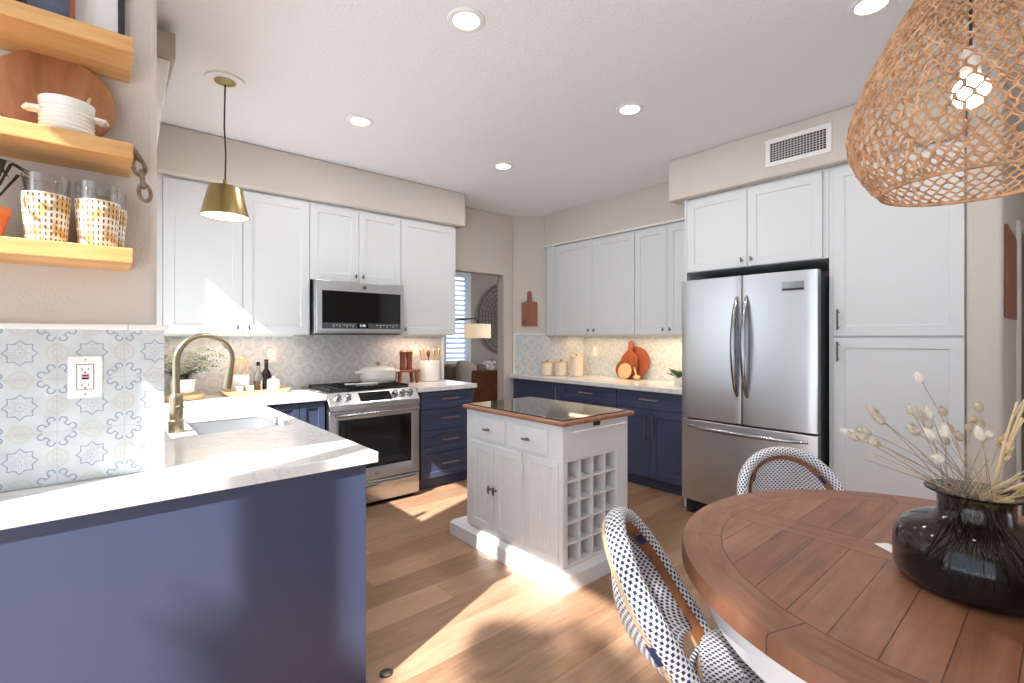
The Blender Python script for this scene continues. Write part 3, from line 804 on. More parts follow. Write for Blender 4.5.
# doors face -X: built in a frame where local x runs along -Y of the island
fr = Matrix.Translation((0, bl, 0)) @ Matrix.Rotation(-pi/2, 4, 'Z')
def isl(mb, name, m, par, bev=.0015): return mb.moved(fr).build(name, m, par, bev=bev)
U = lambda yw: 2.635-yw           # world Y -> local x along the face
for ya, yb in ((2.545, 2.230), (2.178, 1.869)):
    d = isl(MB().box(U(ya), U(yb), -.012, -.0005, .705, .845), 'drawer', M['island'], t)
    xc = (U(ya)+U(yb))/2; mb = MB(); mb.cyl((xc, -.012, .775), (xc, -.03, .775), .006, 10); mb.tube([(xc-.03, -.034, .775), (xc, -.038, .775), (xc+.03, -.034, .775)], [.005, .008, .005], 8)
    isl(mb, 'knob', M['knob'], d, 0)
for ya, yb, s_ in ((2.583, 2.333, -1), (2.328, 2.076, 1)):
    d = isl(MB().door(U(ya), U(yb), .135, .68, .05, .014, .006, y=-.0145, bead=3), 'door', M['island'], t)
    xk = U(yb)-.022 if s_ < 0 else U(ya)+.022
    mb = MB(); mb.cyl((xk, -.0145, .41), (xk, -.034, .41), .006, 10); mb.tube([(xk, -.038, .385), (xk, -.042, .41), (xk, -.038, .435)], [.005, .008, .005], 8)
    isl(mb, 'knob', M['knob'], d, 0)
    xh = U(ya)-.006 if s_ < 0 else U(yb)+.006
    for z in (.58, .20):
        mb = MB().tube([(xh, -.012, z-.035), (xh, -.012, z+.035)], .0055, 8); isl(mb, 'hinge', M['island'], d, 0)
isl(MB().door(U(2.04), U(1.79), .135, .68, .035, .006, .004, y=-.0065, bead=6), 'fixed_panel', M['island'], t)
mb = MB(); mb.tube([(.06, -.028, .845), (.51, -.028, .845)], .005, 8)
for x in (.06, .51): mb.cyl((x, -.028, .845), (x, 0, .845), .007, 8); mb.ball((x, -.028, .845), .009)
mb.build('towel_bar', M['island'], t)
MB().box(.25, .285, -.02, .0, .858, .879).build('bottle_opener', M['blk'], t)

# ================================================================== DINING TABLE, VASE
TC = (1.655, .165)
t = thing('dining_table', 'round reclaimed-wood dining table with a planked top and white base', 'table', (TC[0], TC[1], 0))
MB().lathe([(0, .712), (.67, .712), (.682, .718), (.682, .752), (.677, .76), (0, .76)], 96).build('tabletop', M['tabletop'], t)
MB().lathe([(.55, .7115), (.62, .7115), (.612, .60), (.604, .592), (.594, .60), (.58, .70)], 72).build('apron', M['tablewhite'], t)
MB().lathe([(0, .7115), (.2, .7115), (.16, .66), (.10, .56), (.09, .40), (.13, .30), (.10, .2), (.12, .13), (.30, .06), (.34, .03), (.34, 0), (0, 0)], 48).build('pedestal', M['tablewhite'], t)

VC = (1.585, .150)
t = thing('vase', 'squat smoked-glass vase with a narrow flared neck, on the dining table', 'vase', (VC[0], VC[1], .7605))
out = [(0, 0), (.10, 0), (.127, .004), (.142, .016), (.147, .035), (.148, .075), (.145, .105), (.132, .132), (.11, .148), (.085, .156), (.071, .162), (.066, .17), (.066, .205), (.069, .213), (.088, .221), (.089, .2235)]
inn = [(.086, .225), (.066, .2175), (.0615, .207), (.0615, .171), (.066, .165), (.083, .1515), (.107, .143), (.128, .128), (.140, .104), (.143, .075), (.142, .037), (.137, .02), (.124, .0095), (.10, .0065), (0, .0065)]
MB().lathe([(r*1.06, z*1.02) for r, z in out+inn], 64).build('body', M['smoke'], t)
# place card
t = tag(MB().box(-.03, .03, -.02, .02, 0, .0012).build('place_card', M['paper']), 'small white card lying on the table beside the vase', 'card'); t.location = (1.69, .335, .7606); t.rotation_euler = (0, 0, .9)

# dried stems: each one a thing (stem + head)
vc = Vector((VC[0], VC[1], .76))
Rt = Vector((.758, -.652, 0)); Fw = Vector((.652, .758, 0))
def px(px_, py_, dd):
    dep = 1.19+dd; l = (px_-512)/481.5*dep
    return Vector((0, 0, 1.355))+Rt*l+Fw*dep+Vector((0, 0, -(py_-337)/481.5*dep))
heads = [(875, 413, .05, 0), (880, 420, -.05, 0), (866, 432, .1, 0), (856, 437, 0, 0), (864, 438, -.06, 0), (850, 433, .06, 1), (876, 443, -.1, 2),
         (912, 412, .12, 0), (919, 416, .02, 0), (930, 414, .1, 1), (943, 412, .0, 2), (920, 379, .14, 1), (915, 431, -.08, 0), (928, 425, .04, 0),
         (932, 436, -.02, 1), (950, 429, .08, 2), (945, 433, -.04, 1), (946, 441, .1, 2), (939, 459, -.1, 1), (969, 428, .05, 2), (979, 408, .0, 2),
         (981, 425, .08, 2), (980, 435, -.05, 1), (988, 436, .1, 1), (960, 437, .0, 2), (1003, 440, .1, 3), (1007, 452, -.03, 3), (974, 420, .15, 2)]
def stem_thing(tip, kind, i):
    names = ['bunny tail grass', 'pale bunny tail grass', 'seed pod stem', 'wheat stalk']
    lab = ['dried bunny tail grass stem with a fluffy taupe head in the smoked vase', 'dried bunny tail grass stem with a bleached white head in the smoked vase',
           'dried stem with a small round seed pod standing in the smoked vase', 'dried wheat stalk with a drooping straw-coloured ear in the smoked vase'][kind]
    a = random.uniform(0, 2*pi); dirv = (tip-vc); dirv.z = 0
    neck = vc+Vector((random.uniform(-.035, .035), random.uniform(-.035, .035), .20))+dirv.normalized()*.018
    dn = (neck-tip).normalized(); low = neck+Vector((dn.x*.16+random.uniform(-.05, .05), dn.y*.16+random.uniform(-.05, .05), -.165+random.uniform(0, .04)))
    q = Vector((low.x-vc.x, low.y-vc.y, 0))
    if q.length > .115: q = q*(.115/q.length); low = Vector((vc.x+q.x, vc.y+q.y, low.z))
    mid = neck.lerp(tip, .5)+Vector((0, 0, .018+.02*random.random()))
    t = thing('dried_grass_stem', lab, 'dried flower', low, 0, 'dried stems in the smoked vase')
    L = lambda p: p-low
    pts = []
    ctrl = [low, neck, mid, tip]
    for s_ in range(11):
        f = s_/10*2
        p = low.lerp(neck, f) if f <= 1 else (neck*(1-(f-1))**2+mid*2*(f-1)*(2-f)+tip*(f-1)**2)
        pts.append(L(p))
    MB().tube(pts, [.0015]*6+[.0012]*5, 5).build('stem', M['stemdark'] if kind in (0, 1) else M['stem'], t)
    d = (pts[-1]-pts[-2]).normalized(); e = pts[-1]
    mtx = Matrix.Translation(e) @ d.to_track_quat('Z', 'Y').to_matrix().to_4x4()
    if kind in (0, 1):
        mb = MB(); k = 0
        mb.lathe([(0, -.014), (.006, -.011), (.0105, -.004), (.0105, .004), (.008, .013), (.004, .02), (0, .024)], 9)
        for _ in range(46):
            aa = random.uniform(0, 2*pi); zz = random.uniform(-.010, .018); r0 = .0095*(1-abs(zz)/.03)
            n = mb.add([(r0*cos(aa)-.0012*sin(aa), r0*sin(aa)+.0012*cos(aa), zz), (r0*cos(aa)+.0012*sin(aa), r0*sin(aa)-.0012*cos(aa), zz), (1.75*r0*cos(aa), 1.75*r0*sin(aa), zz+.012)]); mb.face([n, n+1, n+2])
        mb.moved(mtx).build('head', M['tuft'] if kind == 0 else M['tuftpale'], t)
    elif kind == 2:
        mb = MB(); mb.lathe([(0, -.011), (.006, -.009), (.0095, 0), (.0085, .008), (.004, .012), (.0055, .015), (.0, .014)], 10); mb.moved(mtx).build('head', M['stem'], t)
    else:
        mb = MB()
        for k in range(16):
            aa = k*2.4; z = -.03+k*.0042
            mb.ball((.006*cos(aa), .006*sin(aa), z), .0045, .0045, .007, 6, 4)
        mb.moved(mtx).build('head', M['straw'], t)
for i, (a, b, dd, k) in enumerate(heads): stem_thing(px(a, b, dd), k, i)
for i in range(14):
    tip = vc+Rt*random.uniform(-.22, .12)+Fw*random.uniform(-.12, .12)+Vector((0, 0, random.uniform(.27, .36)))
    dv_ = (tip-vc); neck = vc+Vector((dv_.x*.12+random.uniform(-.03, .03), dv_.y*.12+random.uniform(-.03, .03), .215)); dn = (neck-tip).normalized()
    low = Vector((neck.x+dn.x*.13, neck.y+dn.y*.13, .785+.03*random.random())); q = Vector((low.x-vc.x, low.y-vc.y, 0))
    if q.length > .12: low.x = vc.x+q.x*.12/q.length; low.y = vc.y+q.y*.12/q.length
    t = thing('bare_stem', 'thin bare dried stem without a seed head in the smoked vase', 'dried flower', low, 0, 'bare stems in the smoked vase')
    MB().tube([(0, 0, 0), neck-low, tip-low], [.0018, .0016, .0009], 5).build('stem', M['stemdark'] if i % 3 else M['straw'], t)
# straw stalks leaning to the right, forked tips
for i in range(16):
    tip = vc+Rt*random.uniform(.16, .32)+Fw*random.uniform(-.14, .08)+Vector((0, 0, random.uniform(.235, .315)))
    neck = vc+Rt*.03+Vector((random.uniform(-.03, .03), random.uniform(-.03, .03), .205)); low = vc-Rt*random.uniform(.0, .09)+Fw*random.uniform(-.06, .06)+Vector((0, 0, .02+.03*random.random()))
    t = thing('straw_stalk', 'thick straw stalk leaning over the right rim of the smoked vase', 'dried flower', low, 0, 'straw stalks in the smoked vase')
    MB().tube([Vector((0, 0, 0)), (neck-low)*.5, neck-low, (neck.lerp(tip, .5)+Vector((0, 0, .01)))-low, tip-low], [.002, .002, .0025, .0028, .0015], 6).build('stalk', M['straw'], t)
for tp in (px(1017, 402, -.05), px(1022, 418, -.02), px(1028, 395, .0)):
    neck = vc+Rt*.035+Vector((0, 0, .21)); low = vc-Rt*.04+Vector((0, 0, .02))
    t = thing('forked_branch', 'pale forked dry branch rising at the right of the smoked vase', 'dried flower', low, 0, 'forked branches in the smoked vase')
    mb = MB().tube([(0, 0, 0), neck-low, neck.lerp(tp, .6)-low+Vector((0, 0, .01)), tp-low], [.003, .0032, .003, .0022], 7)
    b0 = neck.lerp(tp, .82)-low; mb.tube([b0, b0+Rt*.03+Vector((0, 0, .05))], [.0022, .001], 6)
    mb.build('branch', M['straw'], t)

# ================================================================== CHAIRS
def make_chair(label):
    """local: origin under seat centre, facing +x"""
    t = thing('bistro_chair', label, 'chair', (0, 0, 0), 0, 'woven bistro chairs at the table')
    zs = .455
    # seat: rounded, slightly narrower at the rear
    def seat_loop(k, z): 
        out = []
        for i in range(40):
            a = 2*pi*i/40; c, s_ = cos(a), sin(a)
            ex = .8 if c > 0 else .55; x = .205*abs(c)**ex*(1 if c > 0 else -1); y = .215*abs(s_)**ex*(1 if s_ > 0 else -1)
            y *= 1+.06*(x/.2)
            out.append((x*k, y*k, z))
        return out
    mb = MB(); loops = [seat_loop(k, z) for k, z in ((.9, zs-.02), (1, zs-.012), (1.01, zs), (1, zs+.010), (.95, zs+.014), (.5, zs+.008))]
    ns = [mb.add(l) for l in loops]
    for a, b in zip(ns, ns[1:]):
        for i in range(40):
            idx = [a+i, a+(i+1) % 40, b+(i+1) % 40, b+i]; mb.face(idx, [(mb.v[q][0]+mb.v[q][2], mb.v[q][1]) for q in idx])
    for n in (ns[0], ns[-1]): idx = [n+i for i in range(40)]; mb.face(idx, [(mb.v[q][0], mb.v[q][1]) for q in idx])
    mb.build('seat', M['weave'], t)
    MB().tube(seat_loop(.97, zs-.032), .014, 8, closed=True).build('seat_rail', M['rattanpole'], t)
    # back loop
    HW, HT, REC, X0 = .203, .38, .24, -.195
    def bp(s_, f, inner=1.0):          # s_ -1..1 across, f 0..1 up
        hw = HW*inner; 
        wv = hw if f < .52 else hw*sqrt(max(0, 1-((f-.52)/.48)**2))
        return Vector((X0-REC*f-.03*sin(pi*f)*(1-s_*s_)*0, s_*wv, zs+HT*f))
    def loop(inner, top, dx=0.0, zlow=0.0, n=34):
        pts = []
        for i in range(n+1):
            q = i/n*2-1; aq = abs(q)
            # arc-length-ish parameter: straight sides then elliptical top
            if aq > .5:
                f = .52*(1-aq)/.5*top; y = HW*inner*(1 if q > 0 else -1)
            else:
                a = (aq/.5)*pi/2; f = top*(.52+.48*cos(a)); y = HW*inner*sin(a)*(1 if q > 0 else -1)
            pts.append((X0-REC*f-dx, y, zs+HT*f+zlow*(1 if aq > .98 else 0)))
        e0, e1 = pts[0], pts[-1]
        pts = [(e0[0]+.03, e0[1], e0[2]-.06)]+pts+[(e1[0]+.03, e1[1], e1[2]-.06)]
        return pts
    MB().tube(loop(1.0, 1.0), .031, 14, flat=.75, up=(1, 0, 0)).build('back_frame', M['weave'], t)
    MB().tube(loop((.85), .935, dx=.006), .019, 8, flat=.3, up=(1, 0, 0)).build('inner_hoop', M['bentwood'], t)
    MB().tube(loop(1.0, .97, dx=.033), .0105, 8).build('outer_hoop', M['rattanpole'], t)
    # woven panel, bowed backwards low down
    mb = MB(); nu, nv = 14, 18; g = []
    for j in range(nv+1):
        f = .02+.90*j/nv; hw = HW*.86*(1 if f < .5 else sqrt(max(0.0, 1-((f-.5)/.425)**2)) if f < .925 else 0)
        for i in range(nu+1):
            s_ = i/nu*2-1
            g.append((X0-REC*f-.02-.115*(1-s_**4)*sin(pi*min(1, f/.95)**.62), s_*hw, zs+HT*f))
    n0 = mb.add(g); arc = []
    for j in range(nv+1):
        L = [0.0]
        for i in range(1, nu+1): L.append(L[-1]+(Vector(g[j*(nu+1)+i])-Vector(g[j*(nu+1)+i-1])).length)
        arc += [q-L[-1]/2 for q in L]
    for j in range(nv):
        for i in range(nu):
            idx = [n0+j*(nu+1)+i, n0+j*(nu+1)+i+1, n0+(j+1)*(nu+1)+i+1, n0+(j+1)*(nu+1)+i]
            mb.face(idx, [(arc[q-n0], mb.v[q][2]*1.25) for q in idx])
    o = mb.build('back_panel', M['weave'], t); sm = o.modifiers.new('thickness', 'SOLIDIFY'); sm.thickness = .008
    # woven apron wrapping the rear lower corner
    mb = MB(); g = []; n = 24
    for j in range(7):
        z = zs-.14+.135*j/6
        for i in range(n+1):
            a = pi*.5+pi*i/n; bul = 1.0+.10*sin(pi*j/6)
            g.append((-.02+.215*cos(a)*bul, .222*sin(a)*bul, z))
    n0 = mb.add(g)
    for j in range(6):
        for i in range(n):
            idx = [n0+j*(n+1)+i, n0+j*(n+1)+i+1, n0+(j+1)*(n+1)+i+1, n0+(j+1)*(n+1)+i]
            aa = lambda q: (((q-n0) % (n+1))/n*.7, mb.v[q][2])
            mb.face(idx, [aa(q) for q in idx])
    o = mb.build('rear_apron', M['weave'], t); sm = o.modifiers.new('thickness', 'SOLIDIFY'); sm.thickness = .012
    for s_ in (-1, 1):
        MB().tube([(X0-REC*.34-.033, s_*HW, zs+HT*.34), (X0-REC*.44-.033, s_*HW, zs+HT*.44)], .0155, 10).build('binding', M['navywrap'], t)
        b = loop(.85, .935, dx=.006); q = b[12] if s_ < 0 else b[-13]; q2 = b[13] if s_ < 0 else b[-14]
        MB().tube([q, q2], .018, 8, flat=.4, up=(1, 0, 0)).build('binding', M['navywrap'], t)
        MB().tube([(.16, s_*.17, zs-.02), (.185, s_*.185, .2), (.20, s_*.195, 0)], .0135, 10).build('leg', M['rattanpole'], t)
        MB().tube([(X0+.03, s_*HW*.96, zs-.05), (X0-.01, s_*.185, .22), (X0-.035, s_*.195, 0)], .0135, 10).build('leg', M['rattanpole'], t)
    MB().tube([(.185, -.18, .24), (.185, .18, .24)], .009, 8).build('stretcher', M['rattanpole'], t)
    MB().tube([(-.2, -.18, .24), (-.2, .18, .24)], .009, 8).build('stretcher', M['rattanpole'], t)
    return t
ch = make_chair('navy-dotted woven bistro chair standing in front of the wine rack island')
ang = -1.0
ch.location = (1.243+.2*cos(ang), .65+.2*sin(ang), 0); ch.rotation_euler = (0, 0, ang)
c2 = copy_tree(ch); c2['label'] = 'navy-dotted woven bistro chair behind the table, in front of the freezer drawer'
c2.location = (2.03, .565, 0); c2.rotation_euler = (0, 0, atan2(-.67, -.73))

# ================================================================== PENDANTS, CEILING LIGHTS, VENT
t = thing('woven_pendant', 'big bell-shaped openwork wicker pendant lamp over the dining table', 'pendant lamp', (TC[0], TC[1], 1.733))
prof = [(.180, 0), (.205, .03), (.232, .075), (.25, .125), (.253, .165), (.243, .215), (.222, .28), (.196, .34), (.165, .40), (.13, .46), (.095, .51), (.07, .545)]
def prof_at(z):
    for (r0, z0), (r1, z1) in zip(prof, prof[1:]):
        if z0 <= z <= z1: return r0+(r1-r0)*(z-z0)/(z1-z0)
    return prof[-1][0]
# net of honeycomb loops
mb = MB(); NC = 50; z = 0.0; rows = []
zz = [0.0]
while zz[-1] < .545:
    r = prof_at(zz[-1]); zz.append(zz[-1]+max(.011, 2*pi*r/NC*.74*(1 if zz[-1] > .06 else .8)))
zz[-1] = .545
for j in range(len(zz)-1):
    z0, z1 = zz[j], zz[j+1]
    for i in range(NC):
        a0 = 2*pi*(i+.5*(j % 2))/NC; a1 = 2*pi*(i+.5*((j+1) % 2)+(0 if (j % 2) else 0))/NC
        for sgn in (-.5, .5):
            a2 = a0+2*pi*sgn/NC
            pts = []
            for k in range(5):
                f = k/4; sm = f*f*(3-2*f); sm = sm*sm*(3-2*sm); a = a0+(a2-a0)*sm; zc = z0+(z1-z0)*f
                r = prof_at(zc)+random.uniform(-.0012, .0012)+.003*sin(pi*f)*sgn
                pts.append((r*cos(a), r*sin(a), zc))
            jit = Vector((random.uniform(-.0016, .0016), random.uniform(-.0016, .0016), random.uniform(-.002, .002)))
            pts = [Vector(p)+jit*(1 if 0 < q_ < 4 else 0) for q_, p in enumerate(pts)]
            mb.tube(pts, [.0042, .003, .0027, .003, .0042], 5, caps=False)
mb.build('shade', M['wicker'], t)
MB().tube([(.18*cos(2*pi*i/64), .18*sin(2*pi*i/64), 0.0) for i in range(64)], .0048, 6, closed=True).build('rim', M['wicker'], t)
MB().tube([(.07*cos(2*pi*i/24), .07*sin(2*pi*i/24), .545) for i in range(24)], .004, 6, closed=True).build('top_ring', M['wicker'], t)
mb = MB()
for k in range(3):
    a = 2*pi*k/3+.7; pts = [((prof_at(z_)-.004)*cos(a), (prof_at(z_)-.004)*sin(a), z_) for z_ in [0, .08, .16, .25, .35, .45, .545]]; mb.tube(pts, .0028, 6)
    mb.tube([(.07*cos(a), .07*sin(a), .545), (0, 0, .545)], .0025, 6)
mb.build('ribs', M['rattanpole'], t)
MB().tube([(0, 0, .33), (0, 0, 1.03)], .0035, 8).build('cord', M['cordblk'], t)
MB().lathe([(0, .27), (.02, .27), (.02, .33), (.012, .345), (0, .345)], 16).build('socket', M['trim'], t)
MB().ball((0, 0, .235), .036, .036, .04, 20, 14).build('bulb', M['bulb'], t)
MB().lathe([(0, 1.02), (.06, 1.02), (.06, 1.0465), (0, 1.0465)], 24).build('canopy', M['wicker'], t)

t = thing('brass_pendant', 'small brass cone pendant lamp hanging over the sink', 'pendant lamp', (.535, 3.06, 2.02))
MB().lathe([(.118, 0), (.12, .0), (.083, .155), (.078, .163), (.02, .165), (.02, .162), (.076, .160), (.081, .152)], 40).build('shade', M['brass'], t)
MB().lathe([(.115, .004), (.0775, .158), (.0, .158)], 40).build('reflector', M['glow'], t)
MB().lathe([(0, .165), (.022, .165), (.02, .18), (.011, .185), (.011, .20), (.006, .21), (0, .21)], 16).build('cap', M['brass'], t)
MB().tube([(0, 0, .205), (.003, 0, .35), (-.004, .002, .5), (0, 0, .74)], .0042, 8).build('cord', M['cordblk'], t)
MB().lathe([(0, .732), (.01, .732), (.03, .742), (.052, .746), (.055, .752), (0, .752)], 24).build('canopy', M['brass'], t)
MB().lathe([(.05, .7495), (.098, .7495), (.098, .7595), (.05, .7595)], 32).build('ceiling_ring', M['trim'], t)

lp = [((1.255, 1.775), 'recessed ceiling light nearest the top edge, above the peninsula end'), ((1.31, 3.06), 'recessed ceiling light over the floor in front of the range'),
      ((2.56, 3.09), 'recessed ceiling light farthest back, in front of the doorway'), ((2.52, 1.80), 'recessed ceiling light between the island and the refrigerator'),
      ((2.51, .56), 'recessed ceiling light beside the woven pendant shade')]
first = None
for (x, y), lab in lp:
    if first is None:
        t = thing('recessed_light', lab, 'ceiling light', (x, y, CEIL), 0, 'recessed ceiling lights')
        MB().lathe([(.058, -.0005), (.085, -.0005), (.085, -.005), (.078, -.009), (.06, -.007), (.056, -.003)], 36).build('trim_ring', M['trim'], t)
        MB().lathe([(0, -.006), (.057, -.006), (.057, -.002), (0, -.002)], 32).build('lens', M['lens'], t); first = t
    else:
        t = copy_tree(first); t.location = (x, y, CEIL); t['label'] = lab
    a = area('recessed_lamp', (x, y, CEIL-.012), (0, 0, -1), .11, .11, 6, (1.0, .97, .94)); a.data.shape = 'DISK'
t = thing('air_vent', 'white supply air vent grille on the soffit above the refrigerator', 'air vent', (3.4995, 1.378, 2.52), RW)
mb = MB(); mb.cells([0, .03, .365, .395], [0, .03, .155, .185], lambda x, z: not (.03 < x < .365 and .03 < z < .155), -.012, -.0005, XZ); mb.build('frame', M['trim'], t, bev=.003)
MB().box(.03, .365, -.002, -.0006, .03, .155).build('duct', M['ventdark'], t)
mb = MB()
for i in range(1, 18): x = .03+.335*i/18; mb.box(x-.0022, x+.0022, -.0095, -.0025, .03, .155)
for i in range(1, 8): z = .03+.125*i/8; mb.box(.03, .365, -.0075, -.0035, z-.0022, z+.0022)
mb.build('louvers', mat('louver_grey', (196, 196, 196), .5), t)

# ================================================================== SHELVES, LEFT WALL
for z, lab in ((1.566, 'lowest oak floating shelf, carrying the two woven-sleeved glasses'), (1.868, 'middle oak floating shelf, carrying the white pot and round board'), (2.172, 'top oak floating shelf, carrying the framed pictures')):
    tag(MB().box(-.27, .078, -.225, -.0005, 0, .044).build('floating_shelf', M['cut1'], bev=.003, loc=(0, 1.985, z)), lab, 'shelf', 'oak floating shelves')
def tumbler(label, x, y, z=1.6105):
    t = thing('glass_tumbler', label, 'glass', (x, y, z), 0, 'woven-sleeved glasses on the lowest shelf')
    MB().lathe([(0, 0), (.038, 0), (.041, .004), (.051, .185), (.0495, .187), (.048, .185), (.0385, .008), (0, .007)], 36).build('glass', M['clear'], t)
    MB().lathe([(.0395, .001), (.0425, .003), (.0515, .128), (.0512, .135), (.0495, .13)], 36).build('woven_sleeve', M['sleeve'], t)
    return t
g1 = tumbler('glass in a woven sleeve, next to the terracotta pot on the lowest shelf', -.108, 1.85)
for lab, x, y in (('glass in a woven sleeve, middle one, near the front edge of the lowest shelf', .0, 1.85), ('glass in a woven sleeve, half hidden at the right end of the lowest shelf', .02, 1.955-.03)):
    g = copy_tree(g1); g.location = (x, y, 1.6105); g['label'] = lab
g.location = (.018, 1.9316, 1.6105)
t = thing('potted_plant', 'dark-leaved plant in a terracotta pot at the left end of the lowest shelf', 'plant', (-.225, 1.85, 1.6105))
MB().lathe([(0, 0), (.032, 0), (.045, .06), (.05, .065), (.05, .085), (.046, .085), (.04, .06), (0, .06)], 24).build('pot', M['terracotta'], t)
mb = MB()
for k in range(12):
    a = 2*pi*k/12+.2; L = .10+.05*random.random(); h = .1+.09*random.random()
    p0 = Vector((0, 0, .07)); p1 = Vector((L*.5*cos(a), L*.5*sin(a), .07+h)); p2 = Vector((L*cos(a), L*sin(a), .06+h*.9))
    sd = Vector((-sin(a), cos(a), 0))*.008
    n = mb.add([p0-sd*.3, p0+sd*.3, p1+sd, p2, p1-sd]); mb.face([n, n+1, n+2, n+3, n+4])
mb.build('leaves', M['leafdark'], t)
# middle shelf
t = thing('round_board', 'large round wooden board leaning behind the white pot on the middle shelf', 'cutting board', (-.095, 1.925, 1.9125))
mb = MB(); mb.lathe([(0, 0), (.135, 0), (.138, .004), (.138, .014), (.135, .018), (0, .018)], 56)
mb.moved(Matrix.Translation((0, 0, .137)) @ Matrix.Rotation(pi/2-.20, 4, 'X') @ Matrix.Translation((0, 0, -.009))).build('board', M['board'], t)
t = thing('ribbed_pot', 'white ribbed ceramic pot with two side handles on the middle shelf', 'pot', (-.065, 1.84, 1.9125)); t.scale = (.9, .9, .78)
pr = [(0, 0), (.05, 0), (.058, .006)]
for i in range(14): pr += [(.062+.004*(i % 2), .012+i*.0072)]
pr += [(.066, .115), (.067, .125), (.062, .125), (.058, .11), (.052, .012), (0, .012)]
MB().lathe(pr, 40).build('body', M['ceramic'], t)
for s_ in (-1, 1): MB().tube([(s_*.06, -.018, .085), (s_*.088, -.016, .083), (s_*.094, 0, .08), (s_*.088, .016, .083), (s_*.06, .018, .085)], .008, 8).build('handle', M['ceramic'], t)
tag(MB().tube([(-.05, 1.845, 1.93), (-.022, 1.815, 2.015), (-.016, 1.81, 2.03)], [.004, .0045, .003], 8).build('wooden_spoon', M['palewood']), 'small wooden spoon standing in the white ribbed pot', 'spoon')
# chain of carved links hanging over the shelf end
t = thing('wooden_chain', 'weathered carved wooden chain draped off the end of the middle shelf', 'decoration', (.07, 1.9, 1.912))
link_pts = [(-.06, -.02, .013), (-.02, -.03, .014), (.018, -.03, .006), (.026, -.032, -.035), (.034, -.036, -.072), (.040, -.035, -.112)]
for i, p in enumerate(link_pts):
    pts = []
    for k in range(20):
        a = 2*pi*k/20; u, v = .026*cos(a), .015*sin(a)
        pts.append((u, v, 0))
    q = Matrix.Translation(p) @ (Matrix.Rotation(.15 if i < 2 else (1.0 if i == 2 else 1.45), 4, 'Y')) @ Matrix.Rotation((0 if i % 2 == 0 else 1.35), 4, 'X')
    MB().tube(pts, .0058, 8, closed=True).moved(q).build('link', M['driftwood'], t)
# top shelf
t = thing('framed_picture', 'dark framed print leaning on the top shelf', 'picture', (-.14, 1.89, 2.2165))
mt = Matrix.Rotation(-.16, 4, 'X')
mb = MB(); mb.cells([-.09, -.078, .078, .09], [0, .012, .228, .24], lambda x, z: not (-.078 < x < .078 and .012 < z < .228), -.008, .008, XZ); mb.moved(mt).build('frame', M['boarddark'], t)
MB().box(-.078, .078, -.003, .004, .012, .228).moved(mt).build('print', M['photo'], t)
t = thing('picture_frame', 'charcoal picture frame with pale print at the right end of the top shelf', 'picture', (-.02, 1.955, 2.2165))
mt = Matrix.Rotation(-.06, 4, 'X')
mb = MB(); mb.cells([-.085, -.068, .068, .085], [0, .015, .335, .35], lambda x, z: not (-.068 < x < .068 and .015 < z < .335), -.008, .008, XZ); mb.moved(mt).build('frame', M['frameblk'], t)
MB().box(-.068, .068, -.002, .003, .015, .335).moved(mt).build('print', M['paper'], t)
t = tag(MB().ball((0, 0, .03), .028, .028, .03, 16, 10).build('pebble_ornament', M['blk']), 'small black ornament beside the dark print on the top shelf', 'ornament'); t.location = (-.17, 1.82, 2.217)

# GFCI outlet on the tile
t = thing('wall_outlet', 'white outlet with red and black test buttons on the tiled wall by the peninsula', 'outlet', (-.029, 1.9725, 1.233), 0, 'wall outlets'); t.scale = (1.12, 1, 1.1)
MB().box(-.036, .036, -.006, 0, -.058, .058).build('cover_plate', M['outlet'], t, bev=.0025)
MB().box(-.0165, .0165, -.0085, -.006, -.034, .034).build('receptacle', M['outlet'], t, bev=.0015)
MB().cells([-.018, -.0168, .0168, .018], [-.0355, -.0343, .0343, .0355], lambda x, z: abs(x) > .0168 or abs(z) > .0343, -.0068, -.0058, XZ).build('receptacle_outline', M['slot'], t)
MB().box(-.007, .007, -.0105, -.0085, .0015, .0065).build('test_button', M['red'], t)
MB().box(-.007, .007, -.0105, -.0085, -.0065, -.0015).build('reset_button', M['ink'], t)
for s_ in (-1, 1):
    mb = MB(); zc = s_*.022
    mb.box(-.0075, -.006, -.0093, -.0083, zc-.004, zc+.004); mb.box(.006, .0075, -.0093, -.0083, zc-.003, zc+.003)
    mb.cyl((0, -.0093, zc-.009 if s_ < 0 else zc-.0095), (0, -.0083, zc-.009 if s_ < 0 else zc-.0095), .0022, 8); mb.build('slots', M['slot'], t)
for z in (-.048, .048): MB().cyl((0, -.007, z), (0, -.0055, z), .003, 10).build('screw', M['steel'], t)
def plain_outlet(label, loc, rz):
    t = thing('wall_outlet', label, 'outlet', loc, rz, 'wall outlets')
    MB().box(-.036, .036, -.005, 0, -.058, .058).build('cover_plate', M['almond'], t, bev=.002)
    for z in (-.022, .022): MB().box(-.015, .015, -.007, -.005, z-.014, z+.014).build('receptacle', M['outlet'], t, bev=.002)
plain_outlet('almond outlet on the backsplash above the wooden mills', (2.42, 4.309, 1.22), 0)
plain_outlet('almond outlet on the backsplash beside the dark bottle', (1.09, 4.309, 1.20), 0)
plain_outlet('almond outlet on the warm backsplash right of the canisters', (4.309, 3.55, 1.19), RW)

